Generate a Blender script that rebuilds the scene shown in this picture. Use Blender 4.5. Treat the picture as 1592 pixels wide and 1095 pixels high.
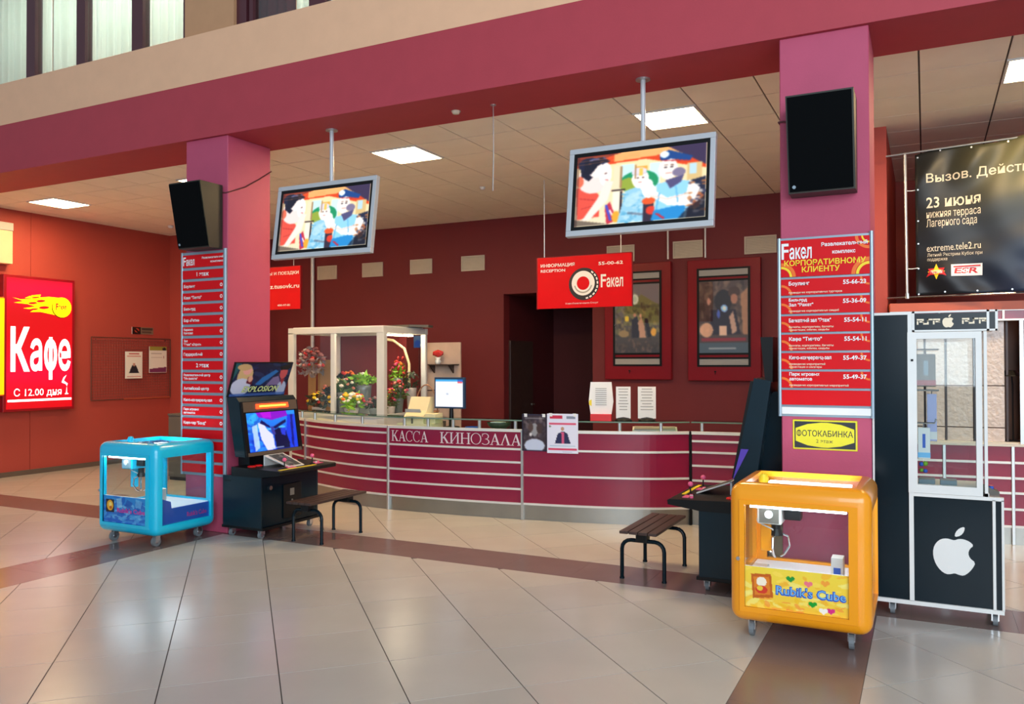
import bpy, bmesh, math, random
import numpy as np
from mathutils import Vector, Matrix

random.seed(7)
rng = np.random.default_rng(7)
PI = math.pi
for o in list(bpy.data.objects): bpy.data.objects.remove(o, do_unlink=True)
S = bpy.context.scene
COL = S.collection

# ------------------------------------------------------------------ camera, light, exposure
FPX = 1275.6538
cam = bpy.data.cameras.new('camera'); cam_o = bpy.data.objects.new('camera', cam); COL.objects.link(cam_o)
cam.sensor_fit = 'HORIZONTAL'; cam.sensor_width = 36.0; cam.lens = FPX / 1592 * 36.0
yaw, pit, rol = 0.467, 0.0126, -0.0025
Fv = Vector((-math.sin(yaw)*math.cos(pit), math.cos(yaw)*math.cos(pit), math.sin(pit)))
Rv = Vector((math.cos(yaw), math.sin(yaw), 0)); Uv = Rv.cross(Fv)
R2 = Rv*math.cos(rol) + Uv*math.sin(rol); U2 = Uv*math.cos(rol) - Rv*math.sin(rol)
m3 = Matrix((R2, U2, -Fv)).transposed()
cam_o.matrix_world = Matrix.Translation((0, 0, 1.72)) @ m3.to_4x4()
cam.clip_start = 0.05; cam.clip_end = 200
S.camera = cam_o

S.view_settings.view_transform = 'Standard'
S.view_settings.look = 'None'
S.view_settings.gamma = 1.0
S.view_settings.use_curve_mapping = False
S.view_settings.exposure = 0.16

CEIL_LAMP = 62.0           # brightness of the ceiling panels
W = bpy.data.worlds.new('world'); S.world = W; W.use_nodes = True
bg = W.node_tree.nodes['Background']
bg.inputs[0].default_value = (0.74, 0.87, 1.0, 1); bg.inputs[1].default_value = 0.40

def area(name, loc, target, sx, sy, power, color):
    l = bpy.data.lights.new(name, 'AREA'); l.shape = 'RECTANGLE'; l.size = sx; l.size_y = sy
    l.energy = power; l.color = color
    o = bpy.data.objects.new(name, l); COL.objects.link(o); o.location = loc
    o.rotation_euler = (Vector(target) - Vector(loc)).to_track_quat('-Z', 'Y').to_euler()
    return o
# daylight through the glazed front of the hall, behind the photographer
area('daylight_window', (4.2, -5.0, 4.2), (-2.0, 6.0, 4.4), 10.0, 6.0, 1230, (0.80, 0.90, 1.0))

# added unseen light that brightens the upstairs curtains from behind
area('curtain_backlight', (-7.5, 8.7, 6.2), (-7.5, 6.0, 6.0), 7.0, 1.8, 650, (0.93, 1.0, 0.95))

# ------------------------------------------------------------------ materials
def lin(c):
    c = np.asarray(c, float) / 255.0
    return np.where(c <= 0.04045, c/12.92, ((c+0.055)/1.055)**2.4)
def L4(c): return tuple(float(x) for x in lin(c)) + (1.0,)

MATS = {}
def M(name, c, rough=0.5, metal=0.0, spec=0.5, noise=0.0, scale=6.0, bump=0.0, bscale=60.0, coat=0.0):
    m = bpy.data.materials.new(name); m.use_nodes = True; MATS[name] = m
    nt = m.node_tree; b = nt.nodes['Principled BSDF']
    b.inputs['Base Color'].default_value = L4(c)
    b.inputs['Roughness'].default_value = rough; b.inputs['Metallic'].default_value = metal
    b.inputs['Specular IOR Level'].default_value = spec
    b.inputs['Coat Weight'].default_value = coat
    if noise or bump:
        tc = nt.nodes.new('ShaderNodeTexCoord')
        if noise:
            n = nt.nodes.new('ShaderNodeTexNoise'); n.inputs['Scale'].default_value = scale; n.inputs['Detail'].default_value = 5
            nt.links.new(tc.outputs['Object'], n.inputs['Vector'])
            r = nt.nodes.new('ShaderNodeMapRange'); r.inputs[1].default_value = 0.3; r.inputs[2].default_value = 0.7
            r.inputs[3].default_value = 1 - noise; r.inputs[4].default_value = 1 + noise
            nt.links.new(n.outputs['Fac'], r.inputs[0])
            mx = nt.nodes.new('ShaderNodeVectorMath'); mx.operation = 'SCALE'
            mx.inputs[0].default_value = L4(c)[:3]
            nt.links.new(r.outputs[0], mx.inputs['Scale']); nt.links.new(mx.outputs[0], b.inputs['Base Color'])
        if bump:
            n2 = nt.nodes.new('ShaderNodeTexNoise'); n2.inputs['Scale'].default_value = bscale; n2.inputs['Detail'].default_value = 3
            nt.links.new(tc.outputs['Object'], n2.inputs['Vector'])
            bp = nt.nodes.new('ShaderNodeBump'); bp.inputs['Strength'].default_value = bump; bp.inputs['Distance'].default_value = 0.01
            nt.links.new(n2.outputs['Fac'], bp.inputs['Height']); nt.links.new(bp.outputs[0], b.inputs['Normal'])
    return m
def EM(name, c, s, base=None):
    m = M(name, base or c, 0.4)
    b = m.node_tree.nodes['Principled BSDF']
    b.inputs['Emission Color'].default_value = L4(c); b.inputs['Emission Strength'].default_value = s
    return m
def glass(name, tint=(255, 255, 255), gl=0.10, rough=0.02, bump=0.0):
    m = bpy.data.materials.new(name); m.use_nodes = True; MATS[name] = m; nt = m.node_tree
    for n in list(nt.nodes): nt.nodes.remove(n)
    out = nt.nodes.new('ShaderNodeOutputMaterial'); mix = nt.nodes.new('ShaderNodeMixShader')
    t = nt.nodes.new('ShaderNodeBsdfTransparent'); t.inputs[0].default_value = L4(tint)
    g = nt.nodes.new('ShaderNodeBsdfGlossy'); g.inputs['Roughness'].default_value = rough
    fr = nt.nodes.new('ShaderNodeLayerWeight'); fr.inputs[0].default_value = 0.5
    pw = nt.nodes.new('ShaderNodeMath'); pw.operation = 'POWER'; pw.inputs[1].default_value = 4.0
    ma = nt.nodes.new('ShaderNodeMath'); ma.operation = 'MULTIPLY_ADD'; ma.inputs[1].default_value = 0.85; ma.inputs[2].default_value = gl*0.4
    nt.links.new(fr.outputs['Facing'], pw.inputs[0]); nt.links.new(pw.outputs[0], ma.inputs[0]); nt.links.new(ma.outputs[0], mix.inputs[0])
    nt.links.new(t.outputs[0], mix.inputs[1]); nt.links.new(g.outputs[0], mix.inputs[2]); nt.links.new(mix.outputs[0], out.inputs[0])
    return m
def print_mat(name, rough=0.45, emit=0.0, spec=0.4):
    m = bpy.data.materials.new(name); m.use_nodes = True; MATS[name] = m; nt = m.node_tree
    b = nt.nodes['Principled BSDF']; b.inputs['Roughness'].default_value = rough; b.inputs['Specular IOR Level'].default_value = spec
    a = nt.nodes.new('ShaderNodeAttribute'); a.attribute_name = 'ink'
    nt.links.new(a.outputs['Color'], b.inputs['Base Color'])
    if emit:
        b.inputs['Base Color'].default_value = (0.01, 0.01, 0.01, 1)
        for l in list(b.inputs['Base Color'].links): nt.links.remove(l)
        nt.links.new(a.outputs['Color'], b.inputs['Emission Color']); b.inputs['Emission Strength'].default_value = emit
    return m

M('raspberry', (184, 74, 104), 0.62, noise=0.03, bump=0.10, bscale=90)
M('beam_red', (174, 58, 70), 0.62, noise=0.03, bump=0.10, bscale=90)
M('peach', (234, 184, 146), 0.65, noise=0.025, bump=0.08, bscale=90)
M('tan_wall', (196, 148, 108), 0.65, noise=0.03)
M('terracotta', (170, 66, 54), 0.6, noise=0.04, scale=1.2, bump=0.12, bscale=70)
M('burgundy', (116, 34, 38), 0.6, noise=0.05, scale=1.5, bump=0.10, bscale=70)
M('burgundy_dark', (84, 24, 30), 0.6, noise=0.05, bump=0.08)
M('skirting', (96, 82, 72), 0.45, noise=0.06)
M('tile', (190, 186, 178), 0.22, spec=0.5, noise=0.035, scale=2.2, bump=0.012, bscale=9)
M('tile_dark', (120, 102, 98), 0.2, noise=0.05, scale=3, bump=0.01, bscale=9)
M('grout', (70, 64, 60), 0.85, noise=0.1)
M('ceiling_tile', (250, 244, 226), 0.85, noise=0.025, scale=3, bump=0.12, bscale=160)
M('ceiling_grid', (84, 74, 68), 0.8)
M('white', (228, 228, 224), 0.4, noise=0.02)
M('alu', (196, 200, 200), 0.32, metal=0.75, noise=0.03)
M('alu_matt', (224, 225, 220), 0.42, metal=0.25, noise=0.03)
M('steel', (158, 158, 152), 0.32, metal=0.85, noise=0.06, scale=4)
M('chrome', (215, 218, 222), 0.14, metal=1.0)
M('black', (9, 10, 12), 0.42, spec=0.3, noise=0.08)
M('black_gloss', (2, 22, 31), 0.2, spec=0.22, noise=0.05)
M('teal_black', (9, 32, 42), 0.3, spec=0.35, noise=0.05)
M('black_cloth', (4, 6, 8), 0.9, spec=0.1, noise=0.15, scale=120)
M('rubber', (24, 24, 26), 0.8); M('wheel_grey', (112, 118, 122), .5)
M('laminate', (140, 26, 60), 0.26, noise=0.03, scale=3)
M('counter_top', (214, 206, 190), 0.35, noise=0.03)
M('wood_dark', (62, 44, 40), 0.42, noise=0.18, scale=14)
M('kraft', (172, 132, 78), 0.7, noise=0.08, scale=9)
M('pegboard', (196, 170, 152), 0.7, noise=0.08, scale=5)
M('wicker', (170, 124, 92), 0.7, noise=0.2, scale=40)
M('cream', (226, 214, 170), 0.45, noise=0.03)
M('paper', (236, 236, 232), 0.6, noise=0.015)
M('paper_grey', (168, 168, 162), 0.6)
M('vent', (206, 196, 174), 0.5, noise=0.04)
M('red_sign', (214, 10, 22), 0.45, spec=0.2, noise=0.02)
M('red_dark', (150, 10, 26), 0.4, noise=0.03)
M('yellow_sign', (228, 216, 40), 0.4, noise=0.03)
M('ink_dark', (36, 38, 44), 0.5)
M('ink_white', (240, 240, 240), 0.5)
M('ink_yellow', (248, 214, 30), 0.5)
M('ink_orange', (240, 110, 20), 0.5)
M('ink_red', (200, 20, 30), 0.5)
M('ink_blue', (40, 90, 190), 0.5)
M('ink_pink', (196, 60, 150), 0.5)
M('ink_cream', (244, 226, 196), 0.5)
M('orange_plastic', (248, 158, 16), 0.28, noise=0.015, coat=0.35)
M('cyan_plastic', (6, 192, 230), 0.28, noise=0.015, coat=0.35)
M('pink', (236, 96, 140), 0.35)
M('red_plastic', (214, 22, 26), 0.3)
M('yellow', (240, 214, 40), 0.45)
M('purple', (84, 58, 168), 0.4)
M('curtain_white', (236, 238, 232), 0.85, noise=0.02)
M('curtain_red', (120, 36, 42), 0.85, noise=0.06)
M('maroon_frame', (82, 40, 48), 0.4, noise=0.04)
M('leaf', (66, 100, 40), 0.6, noise=0.25, scale=30)
M('leaf_bright', (118, 172, 30), 0.6, noise=0.2, scale=30)
M('leaf_dark', (40, 58, 38), 0.65, noise=0.25, scale=20)
for n_, c_ in dict(yellow=(246, 204, 24), orange=(240, 112, 26), pinkish=(226, 140, 120), white=(240, 234, 216), red=(196, 42, 40), dusty=(176, 110, 104), grey=(150, 140, 138), magenta=(206, 70, 110)).items():
    M('bloom_'+n_, c_, 0.6, noise=0.2, scale=30)
M('bucket', (128, 140, 142), 0.35, metal=0.3)
M('wrap', (196, 190, 186), 0.35)
M('box_grey', (96, 92, 84), 0.5, noise=0.03)
M('brown_panel', (96, 58, 34), 0.55, noise=0.1, scale=5)
M('orange_fascia', (190, 86, 50), 0.5, noise=0.03)
M('dark_room', (58, 20, 24), 0.8)
M('toy_board', (238, 240, 242), 0.5)
M('silver_frame', (150, 168, 180), 0.3, metal=0.35, noise=0.03)
M('blue_grey', (116, 132, 140), 0.35, metal=0.3)
glass('glass'); glass('glass_pane', (246, 250, 250), 0.06)
glass('glass_green', (196, 224, 208), 0.2); glass('glass_window', (232, 240, 238), 0.22)
M('frosted', (206, 190, 178), 0.22, noise=0.06, scale=20, bump=0.7, bscale=26)
EM('lamp', (255, 218, 160), CEIL_LAMP)
EM('tube', (235, 245, 255), 15.0)
EM('tube_warm', (255, 236, 200), 30.0)
EM('led_red', (255, 60, 24), 3.0); EM('led_core', (255, 150, 50), 4.0)
EM('glow_white', (255, 250, 245), 1.5)
EM('glow_yellow', (255, 228, 10), 1.15); EM('glow_orange', (255, 182, 10), 1.0); EM('glow_black', (90, 60, 0), 0.2)
EM('green_led', (60, 255, 160), 2.0)
print_mat('print'); print_mat('print_gloss', 0.28); print_mat('screen', 0.15, 1.08); print_mat('screen_arcade', 0.12, 1.0)
print_mat('lightbox', 0.3, 1.02); print_mat('marquee_print', 0.25)
print_mat('monitor_screen', 0.3, 1.0)

# ------------------------------------------------------------------ mesh helpers
class MB:
    def __init__(s): s.bm = bmesh.new()
    def box(s, a, b, bevel=0.0, seg=2, mat=None):
        a, b = Vector(a), Vector(b); c = (a+b)/2; d = b-a
        r = bmesh.ops.create_cube(s.bm, size=1.0, matrix=Matrix.Translation(c) @ Matrix.Diagonal((abs(d.x), abs(d.y), abs(d.z), 1)))
        vs = r['verts']
        if bevel:
            es = list({e for v in vs for e in v.link_edges})
            rr = bmesh.ops.bevel(s.bm, geom=es, offset=bevel, segments=seg, affect='EDGES', profile=0.5)
            vs = list({v for f in rr['faces'] for v in f.verts} | {v for v in vs if v.is_valid})
        if mat is not None: bmesh.ops.transform(s.bm, matrix=mat, verts=vs)
        return s
    def cyl(s, p0, p1, r, r2=None, seg=12, cap=True):
        p0, p1 = Vector(p0), Vector(p1); d = p1-p0
        q = d.to_track_quat('Z', 'Y').to_matrix().to_4x4()
        bmesh.ops.create_cone(s.bm, cap_ends=cap, segments=seg, radius1=r, radius2=r if r2 is None else r2, depth=d.length,
                              matrix=Matrix.Translation((p0+p1)/2) @ q)
        return s
    def ball(s, c, r, sub=1, scale=(1, 1, 1)):
        bmesh.ops.create_icosphere(s.bm, subdivisions=sub, radius=r, matrix=Matrix.Translation(c) @ Matrix.Diagonal((*scale, 1)))
        return s
    def tube(s, pts, r, seg=8):
        pts = [Vector(p) for p in pts]; rings = []
        a = None
        for i, p in enumerate(pts):
            t = (pts[min(i+1, len(pts)-1)] - pts[max(i-1, 0)]).normalized()
            if a is None: a = t.orthogonal()
            a = (a - t*a.dot(t)).normalized(); b = t.cross(a)
            rings.append([s.bm.verts.new(p + (a*math.cos(2*PI*k/seg) + b*math.sin(2*PI*k/seg))*r) for k in range(seg)])
        for A, B in zip(rings, rings[1:]):
            for k in range(seg): s.bm.faces.new((A[k], A[(k+1) % seg], B[(k+1) % seg], B[k]))
        s.bm.faces.new(rings[0]); s.bm.faces.new(rings[-1][::-1])
        return s
    def prism(s, poly, fn, d0, d1):
        """poly: 2D outline; fn(u,v,d) -> 3D"""
        A = [s.bm.verts.new(fn(u, v, d0)) for u, v in poly]; B = [s.bm.verts.new(fn(u, v, d1)) for u, v in poly]
        n = len(poly)
        s.bm.faces.new(A); s.bm.faces.new(B[::-1])
        for k in range(n): s.bm.faces.new((A[k], B[k], B[(k+1) % n], A[(k+1) % n]))
        return s
    def lathe(s, prof, c=(0, 0, 0), seg=16, axis=None):
        c = Vector(c); rings = []
        for r, z in prof:
            rings.append([s.bm.verts.new(c + Vector((r*math.cos(2*PI*k/seg), r*math.sin(2*PI*k/seg), z))) for k in range(seg)])
        for A, B in zip(rings, rings[1:]):
            for k in range(seg): s.bm.faces.new((A[k], A[(k+1) % seg], B[(k+1) % seg], B[k]))
        if prof[0][0] > 1e-4: s.bm.faces.new(rings[0][::-1])
        if prof[-1][0] > 1e-4: s.bm.faces.new(rings[-1])
        return s
    def ring(s, c, ro, ri, fn, seg=24, a0=0, a1=2*PI):
        n = seg; full = abs(a1-a0-2*PI) < 1e-6
        O = [s.bm.verts.new(fn(c[0]+ro*math.cos(a0+(a1-a0)*k/n), c[1]+ro*math.sin(a0+(a1-a0)*k/n))) for k in range(n + (not full))]
        I = [s.bm.verts.new(fn(c[0]+ri*math.cos(a0+(a1-a0)*k/n), c[1]+ri*math.sin(a0+(a1-a0)*k/n))) for k in range(n + (not full))]
        for k in range(n):
            j = (k+1) % len(O); s.bm.faces.new((O[k], O[j], I[j], I[k]))
        return s
    def flat(s, poly, fn):
        s.bm.faces.new([s.bm.verts.new(fn(u, v)) for u, v in poly]); return s
    def sheet(s, V2, F, fn):
        vs = [s.bm.verts.new(fn(u, v)) for u, v in V2]
        for f in F:
            try: s.bm.faces.new([vs[i] for i in f])
            except ValueError: pass
        return s
    def sweep(s, path, nrm, z0, z1, o0, o1):
        """box swept along a 2D path; o0/o1 offsets along the normals (positive = to the front)"""
        R = []
        for (x, y), (nx, ny) in zip(path, nrm):
            R.append([s.bm.verts.new((x+nx*o, y+ny*o, z)) for o, z in ((o1, z0), (o1, z1), (o0, z1), (o0, z0))])
        for A, B in zip(R, R[1:]):
            for k in range(4): s.bm.faces.new((A[k], B[k], B[(k+1) % 4], A[(k+1) % 4]))
        s.bm.faces.new(R[0]); s.bm.faces.new(R[-1][::-1]); return s
    def build(s, name, mat, parent=None, smooth=False, fix=True):
        if fix: bmesh.ops.recalc_face_normals(s.bm, faces=s.bm.faces)
        me = bpy.data.meshes.new(name); s.bm.to_mesh(me); s.bm.free()
        if mat: me.materials.append(MATS[mat])
        if smooth:
            for p in me.polygons: p.use_smooth = True
        return link(name, me, parent)
def link(name, me, parent=None):
    o = bpy.data.objects.new(name, me); COL.objects.link(o)
    if parent is not None: o.parent = parent
    return o
def autosmooth(o, ang=0.7):
    me = o.data
    me.polygons.foreach_set('use_smooth', [True]*len(me.polygons))
    bm = bmesh.new(); bm.from_mesh(me)
    for e in bm.edges:
        if len(e.link_faces) == 2 and e.calc_face_angle(0) > ang: e.smooth = False
    bm.to_mesh(me); bm.free(); return o
def tag(o, label, cat, group=None):
    o['label'] = label; o['category'] = cat
    if group: o['group'] = group
    return o
def thing(name, label, cat, loc=(0, 0, 0), rotz=0.0, group=None):
    o = bpy.data.objects.new(name, None); COL.objects.link(o); o.empty_display_size = 0.1
    o.location = loc; o.rotation_euler = (0, 0, rotz)
    return tag(o, label, cat, group)
def struct(o): o['kind'] = 'structure'; return o
def stuff(o): o['kind'] = 'stuff'; return o
def copy_tree(src, loc, rotz=0.0, label=None, group=None):
    r = src.copy(); COL.objects.link(r); r.location = loc; r.rotation_euler = (0, 0, rotz)
    if label: r['label'] = label
    if group: r['group'] = group
    def rec(a, b):
        for ch in list(a.children):
            c = ch.copy(); COL.objects.link(c); c.parent = b; rec(ch, c)
    rec(src, r); return r
def boolean(me, cutters):
    """difference of mesh me and boxes ((a),(b)); returns new mesh"""
    o = link('tmp', me); tmp = []
    for a, b in cutters:
        c = MB().box(a, b).build('cut', None); tmp.append(c)
        md = o.modifiers.new('b', 'BOOLEAN'); md.operation = 'DIFFERENCE'; md.solver = 'EXACT'; md.object = c
    bpy.context.view_layer.update()
    ev = o.evaluated_get(bpy.context.evaluated_depsgraph_get())
    res = bpy.data.meshes.new_from_object(ev)
    for c in tmp:
        d = c.data; bpy.data.objects.remove(c, do_unlink=True); bpy.data.meshes.remove(d)
    bpy.data.objects.remove(o, do_unlink=True)
    return res

# ------------------------------------------------------------------ lettering
_tc = {}
def text2d(s, bold=0.0, slab=False, res=2):
    key = (s, bold, slab)
    if key in _tc: return _tc[key]
    if len(s) > 1 and ('ф' in s or 'Ф' in s):      # the font's own ef has crossing outlines: an o with a stem instead
        i = next(k for k, ch in enumerate(s) if ch in 'фФ'); low = s[i] == 'ф'; o_ = 'о' if low else 'О'
        body = s[:i]+o_+s[i+1:]
        wl = text2d(s[:i]+o_, bold, slab)[2]; wo = text2d(o_, bold, slab)[2]
        a, F, W_ = text2d(body, bold, slab); cx = wl-wo/2; t = .05+bold
        n = len(a); y0, y1 = (-.19, .60) if low else (-.02, .75)
        a = np.vstack([a, [(cx-t, y0), (cx+t, y0), (cx+t, y1), (cx-t, y1)]]); F = list(F)+[(n, n+1, n+2, n+3)]
        _tc[key] = (a, F, W_); return _tc[key]
    cu = bpy.data.curves.new('t', 'FONT'); cu.body = s; cu.size = 1.0; cu.offset = bold; cu.resolution_u = res
    o = bpy.data.objects.new('t', cu); COL.objects.link(o)
    bpy.context.view_layer.update()
    me = bpy.data.meshes.new_from_object(o.evaluated_get(bpy.context.evaluated_depsgraph_get()))
    V = [(v.co.x, v.co.y) for v in me.vertices]; F = [tuple(p.vertices) for p in me.polygons]
    if slab:
        cnt = {}
        for f in F:
            for i in range(len(f)):
                e = tuple(sorted((f[i], f[(i+1) % len(f)]))); cnt[e] = cnt.get(e, 0)+1
        for (a, b), n in cnt.items():
            if n != 1: continue
            (xa, ya), (xb, yb) = V[a], V[b]
            w = abs(xb-xa)
            if abs(ya-yb) < 0.012 and 0.03 < w < 0.16:
                up = min(abs(ya), abs(ya-0.55), abs(ya-0.73)) < 0.03
                if not up: continue
                y0 = ya if ya < 0.2 else ya-0.045
                x0, x1 = min(xa, xb)-0.022, max(xa, xb)+0.022
                k = len(V); V += [(x0, y0), (x1, y0), (x1, y0+0.045), (x0, y0+0.045)]; F.append((k, k+1, k+2, k+3))
    bpy.data.objects.remove(o, do_unlink=True); bpy.data.curves.remove(cu); bpy.data.meshes.remove(me)
    if not V: V = [(0, 0), (.5, 0), (.5, .7), (0, .7)]; F = [(0, 1, 2, 3)]
    a = np.array(V); x0, x1 = a[:, 0].min(), a[:, 0].max()
    a[:, 0] -= x0
    _tc[key] = (a, F, x1-x0)
    return _tc[key]
def put_text(mb, s, x, y, h, fn, w=None, bold=0.0, slab=False, align='l', shear=0.0, cap=0.73):
    """cap height h, baseline (x,y); w = exact width"""
    a, F, tw = text2d(s, bold, slab)
    k = h/cap; sx = (w/tw) if w else k
    W_ = tw*sx; x0 = x - (W_ if align == 'r' else W_/2 if align == 'c' else 0)
    V = [(x0 + p[0]*sx + shear*p[1]*k, y + p[1]*k) for p in a]
    mb.sheet(V, F, fn); return W_
def lettering(par, ink, s, x, y, h, fn, **k):
    mb = MB(); put_text(mb, s, x, y, h, fn, **k); return mb.build('lettering', ink, par, fix=False)
def face_y(x0, y, z0):      # plane facing -Y: u to +X, v up
    return lambda u, v, d=0.0: (x0+u, y-d, z0+v)
def face_x(x, y0, z0, s=1): # plane facing +X seen from +X: u runs to +Y
    return lambda u, v, d=0.0: (x+d*s, y0+u*s, z0+v)

# ------------------------------------------------------------------ prints (ink held in a colour attribute)
class Canvas:
    def __init__(s, w, h, bg=(255, 255, 255)):
        s.w, s.h = w, h; s.a = np.zeros((h, w, 3)); s.a[:] = bg
        yy, xx = np.mgrid[0:h, 0:w]; s.x = xx/(w-1); s.y = yy/(h-1)
    def _p(s, m, c, al=1.0): s.a[m] = s.a[m]*(1-al) + np.array(c, float)*al; return s
    def rect(s, x0, y0, x1, y1, c, al=1.0): return s._p((s.x >= x0) & (s.x <= x1) & (s.y >= y0) & (s.y <= y1), c, al)
    def ell(s, cx, cy, rx, ry, c, rot=0.0, al=1.0):
        dx, dy = s.x-cx, s.y-cy; a = math.radians(rot)
        u = (dx*math.cos(a)+dy*math.sin(a))/rx; v = (-dx*math.sin(a)+dy*math.cos(a))/ry
        return s._p(u*u+v*v <= 1, c, al)
    def poly(s, pts, c, al=1.0):
        m = np.zeros(s.x.shape, bool); n = len(pts)
        for i in range(n):
            (x1, y1), (x2, y2) = pts[i], pts[(i+1) % n]
            if y1 == y2: continue
            k = ((y1 > s.y) != (y2 > s.y)) & (s.x < (x2-x1)*(s.y-y1)/(y2-y1)+x1); m ^= k
        return s._p(m, c, al)
    def line(s, x0, y0, x1, y1, t, c, al=1.0):
        dx, dy = x1-x0, y1-y0; L = math.hypot(dx, dy); nx, ny = -dy/L*t/2, dx/L*t/2
        return s.poly([(x0+nx, y0+ny), (x1+nx, y1+ny), (x1-nx, y1-ny), (x0-nx, y0-ny)], c, al)
    def grad(s, c0, c1, y0=0, y1=1):
        t = np.clip((s.y-y0)/(y1-y0), 0, 1)[..., None]; s.a = np.array(c0, float)*(1-t)+np.array(c1, float)*t; return s
    def speck(s, n, r, cols, x0=0, y0=0, x1=1, y1=1, al=0.7, seed=1):
        g = np.random.default_rng(seed)
        for i in range(n):
            rr = r*g.uniform(0.5, 1.5)
            s.ell(g.uniform(x0, x1), g.uniform(y0, y1), rr, rr*g.uniform(.6, 1.4)*s.w/s.h, cols[g.integers(len(cols))], g.uniform(0, 180), al)
        return s
    def gain(s, k): s.a = s.a*k; return s
    def blur(s, k=1):
        for _ in range(k):
            p = np.pad(s.a, ((1, 1), (1, 1), (0, 0)), 'edge')
            s.a = (p[:-2, 1:-1]+p[2:, 1:-1]+p[1:-1, :-2]+p[1:-1, 2:]+2*p[1:-1, 1:-1])/6
        return s
    def build(s, name, mat, fn, parent=None):
        """fn(u,v): u 0..1 left-right, v 0..1 bottom-top -> 3D"""
        h, w = s.h, s.w
        V = [fn(i/(w-1), 1-j/(h-1)) for j in range(h) for i in range(w)]
        Fc = [(j*w+i, (j+1)*w+i, (j+1)*w+i+1, j*w+i+1) for j in range(h-1) for i in range(w-1)]
        me = bpy.data.meshes.new(name); me.from_pydata(V, [], Fc)
        at = me.color_attributes.new('ink', 'FLOAT_COLOR', 'POINT')
        c = np.ones((h*w, 4), np.float32); c[:, :3] = lin(np.clip(s.a, 0, 255).reshape(-1, 3))
        at.data.foreach_set('color', c.ravel()); me.materials.append(MATS[mat])
        return link(name, me, parent)
def quad(p00, p10, p11, p01):
    p00, p10, p11, p01 = map(Vector, (p00, p10, p11, p01))
    return lambda u, v: tuple(p00*(1-u)*(1-v)+p10*u*(1-v)+p11*u*v+p01*(1-u)*v)

# ================================================================== THE SETTING
XW, YB, YBEAM, ZC = -12.44, 11.85, 6.084, 4.07
nt = MATS['tile'].node_tree     # each floor tile a hair lighter or darker than the next
oi = nt.nodes.new('ShaderNodeObjectInfo'); mr = nt.nodes.new('ShaderNodeMapRange'); mr.inputs[3].default_value = 0.965; mr.inputs[4].default_value = 1.035
nt.links.new(oi.outputs['Random'], mr.inputs[0])
sc = nt.nodes.new('ShaderNodeVectorMath'); sc.operation = 'SCALE'
pb = nt.nodes['Principled BSDF']; src = pb.inputs['Base Color'].links[0].from_socket
nt.links.new(src, sc.inputs[0]); nt.links.new(mr.outputs[0], sc.inputs['Scale']); nt.links.new(sc.outputs[0], pb.inputs['Base Color'])

floor = struct(MB().box((-12.7, -4, -0.2), (4.2, 14.2, -0.004)).build('floor', 'grout'))
def clip(poly, axis, lim, keep_less):
    out = []
    for i in range(len(poly)):
        a, b = poly[i], poly[(i+1) % len(poly)]
        ia = (a[axis] <= lim) == keep_less; ib = (b[axis] <= lim) == keep_less
        if ia: out.append(a)
        if ia != ib:
            t = (lim-a[axis])/(b[axis]-a[axis]); out.append((a[0]+t*(b[0]-a[0]), a[1]+t*(b[1]-a[1])))
    return out
def parea(p): return abs(sum(p[i][0]*p[(i+1) % len(p)][1]-p[(i+1) % len(p)][0]*p[i][1] for i in range(len(p))))/2
def view(P):
    d = Vector(P)-Vector((0, 0, 1.72)); z = d.dot(Fv)
    if z < 0.3: return None
    return 796+FPX*d.dot(R2)/z, 547.5-FPX*d.dot(U2)/z, z
SX = [(-12.44, -6.951), (-6.33, -0.912), (-0.31, 3.6)]; SY = [(0.6, 6.082), (6.622, 11.84)]
C0, DC, D0, DD = -1.4508, 0.8657, -8.39, 0.847
tiles = []
for k in range(-20, 22):
    for j in range(-22, 24):
        c, d = C0+k*DC, D0+j*DD; g = 0.0045
        q = [((cc+dd)/2, (cc-dd)/2) for cc, dd in ((c+g, d+g), (c+DC-g, d+g), (c+DC-g, d+DD-g), (c+g, d+DD-g))]
        for y0, y1 in SY:
            for x0, x1 in (SX if y0 < 5 else [(-12.44, 3.6)]):
                p = q
                for ax, lim, less in ((0, x0+.001, False), (0, x1-.001, True), (1, y0+.001, False), (1, y1-.001, True)):
                    if p: p = clip(p, ax, lim, less)
                if p and parea(p) > 0.004: tiles.append(p)
def vis(p):
    cx = sum(a for a, b in p)/len(p); cy = sum(b for a, b in p)/len(p); best = 0
    for a, b in p+[(cx, cy)]:
        v = view((a, b, 0))
        if v and -5 < v[0] < 1597 and 600 < v[1] < 1100: best = max(best, parea(p)/v[2]**3)
    return best
tiles.sort(key=vis, reverse=True)
def tile_mb(mb, p, cx=0, cy=0):
    fn = lambda u, v, d: (u-cx, v-cy, d)
    mb.prism(p, fn, -0.006, 0.0); return mb
full = None
for i, p in enumerate(tiles[:292]):
    if vis(p) == 0: break
    cx = sum(a for a, b in p)/len(p); cy = sum(b for a, b in p)/len(p)
    if len(p) == 4 and parea(p) > 0.355:
        if full is None: full = tile_mb(MB(), p, cx, cy).build('floor_tile', 'tile'); o = full; o.parent = floor
        else: o = link('floor_tile', full.data, floor)
    else: o = tile_mb(MB(), p, cx, cy).build('floor_tile', 'tile', floor)
    o.location = (cx, cy, 0)
mb = MB()
for p in tiles[i:]: tile_mb(mb, p)
stuff(mb.build('floor_tile_field', 'tile', floor))
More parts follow.
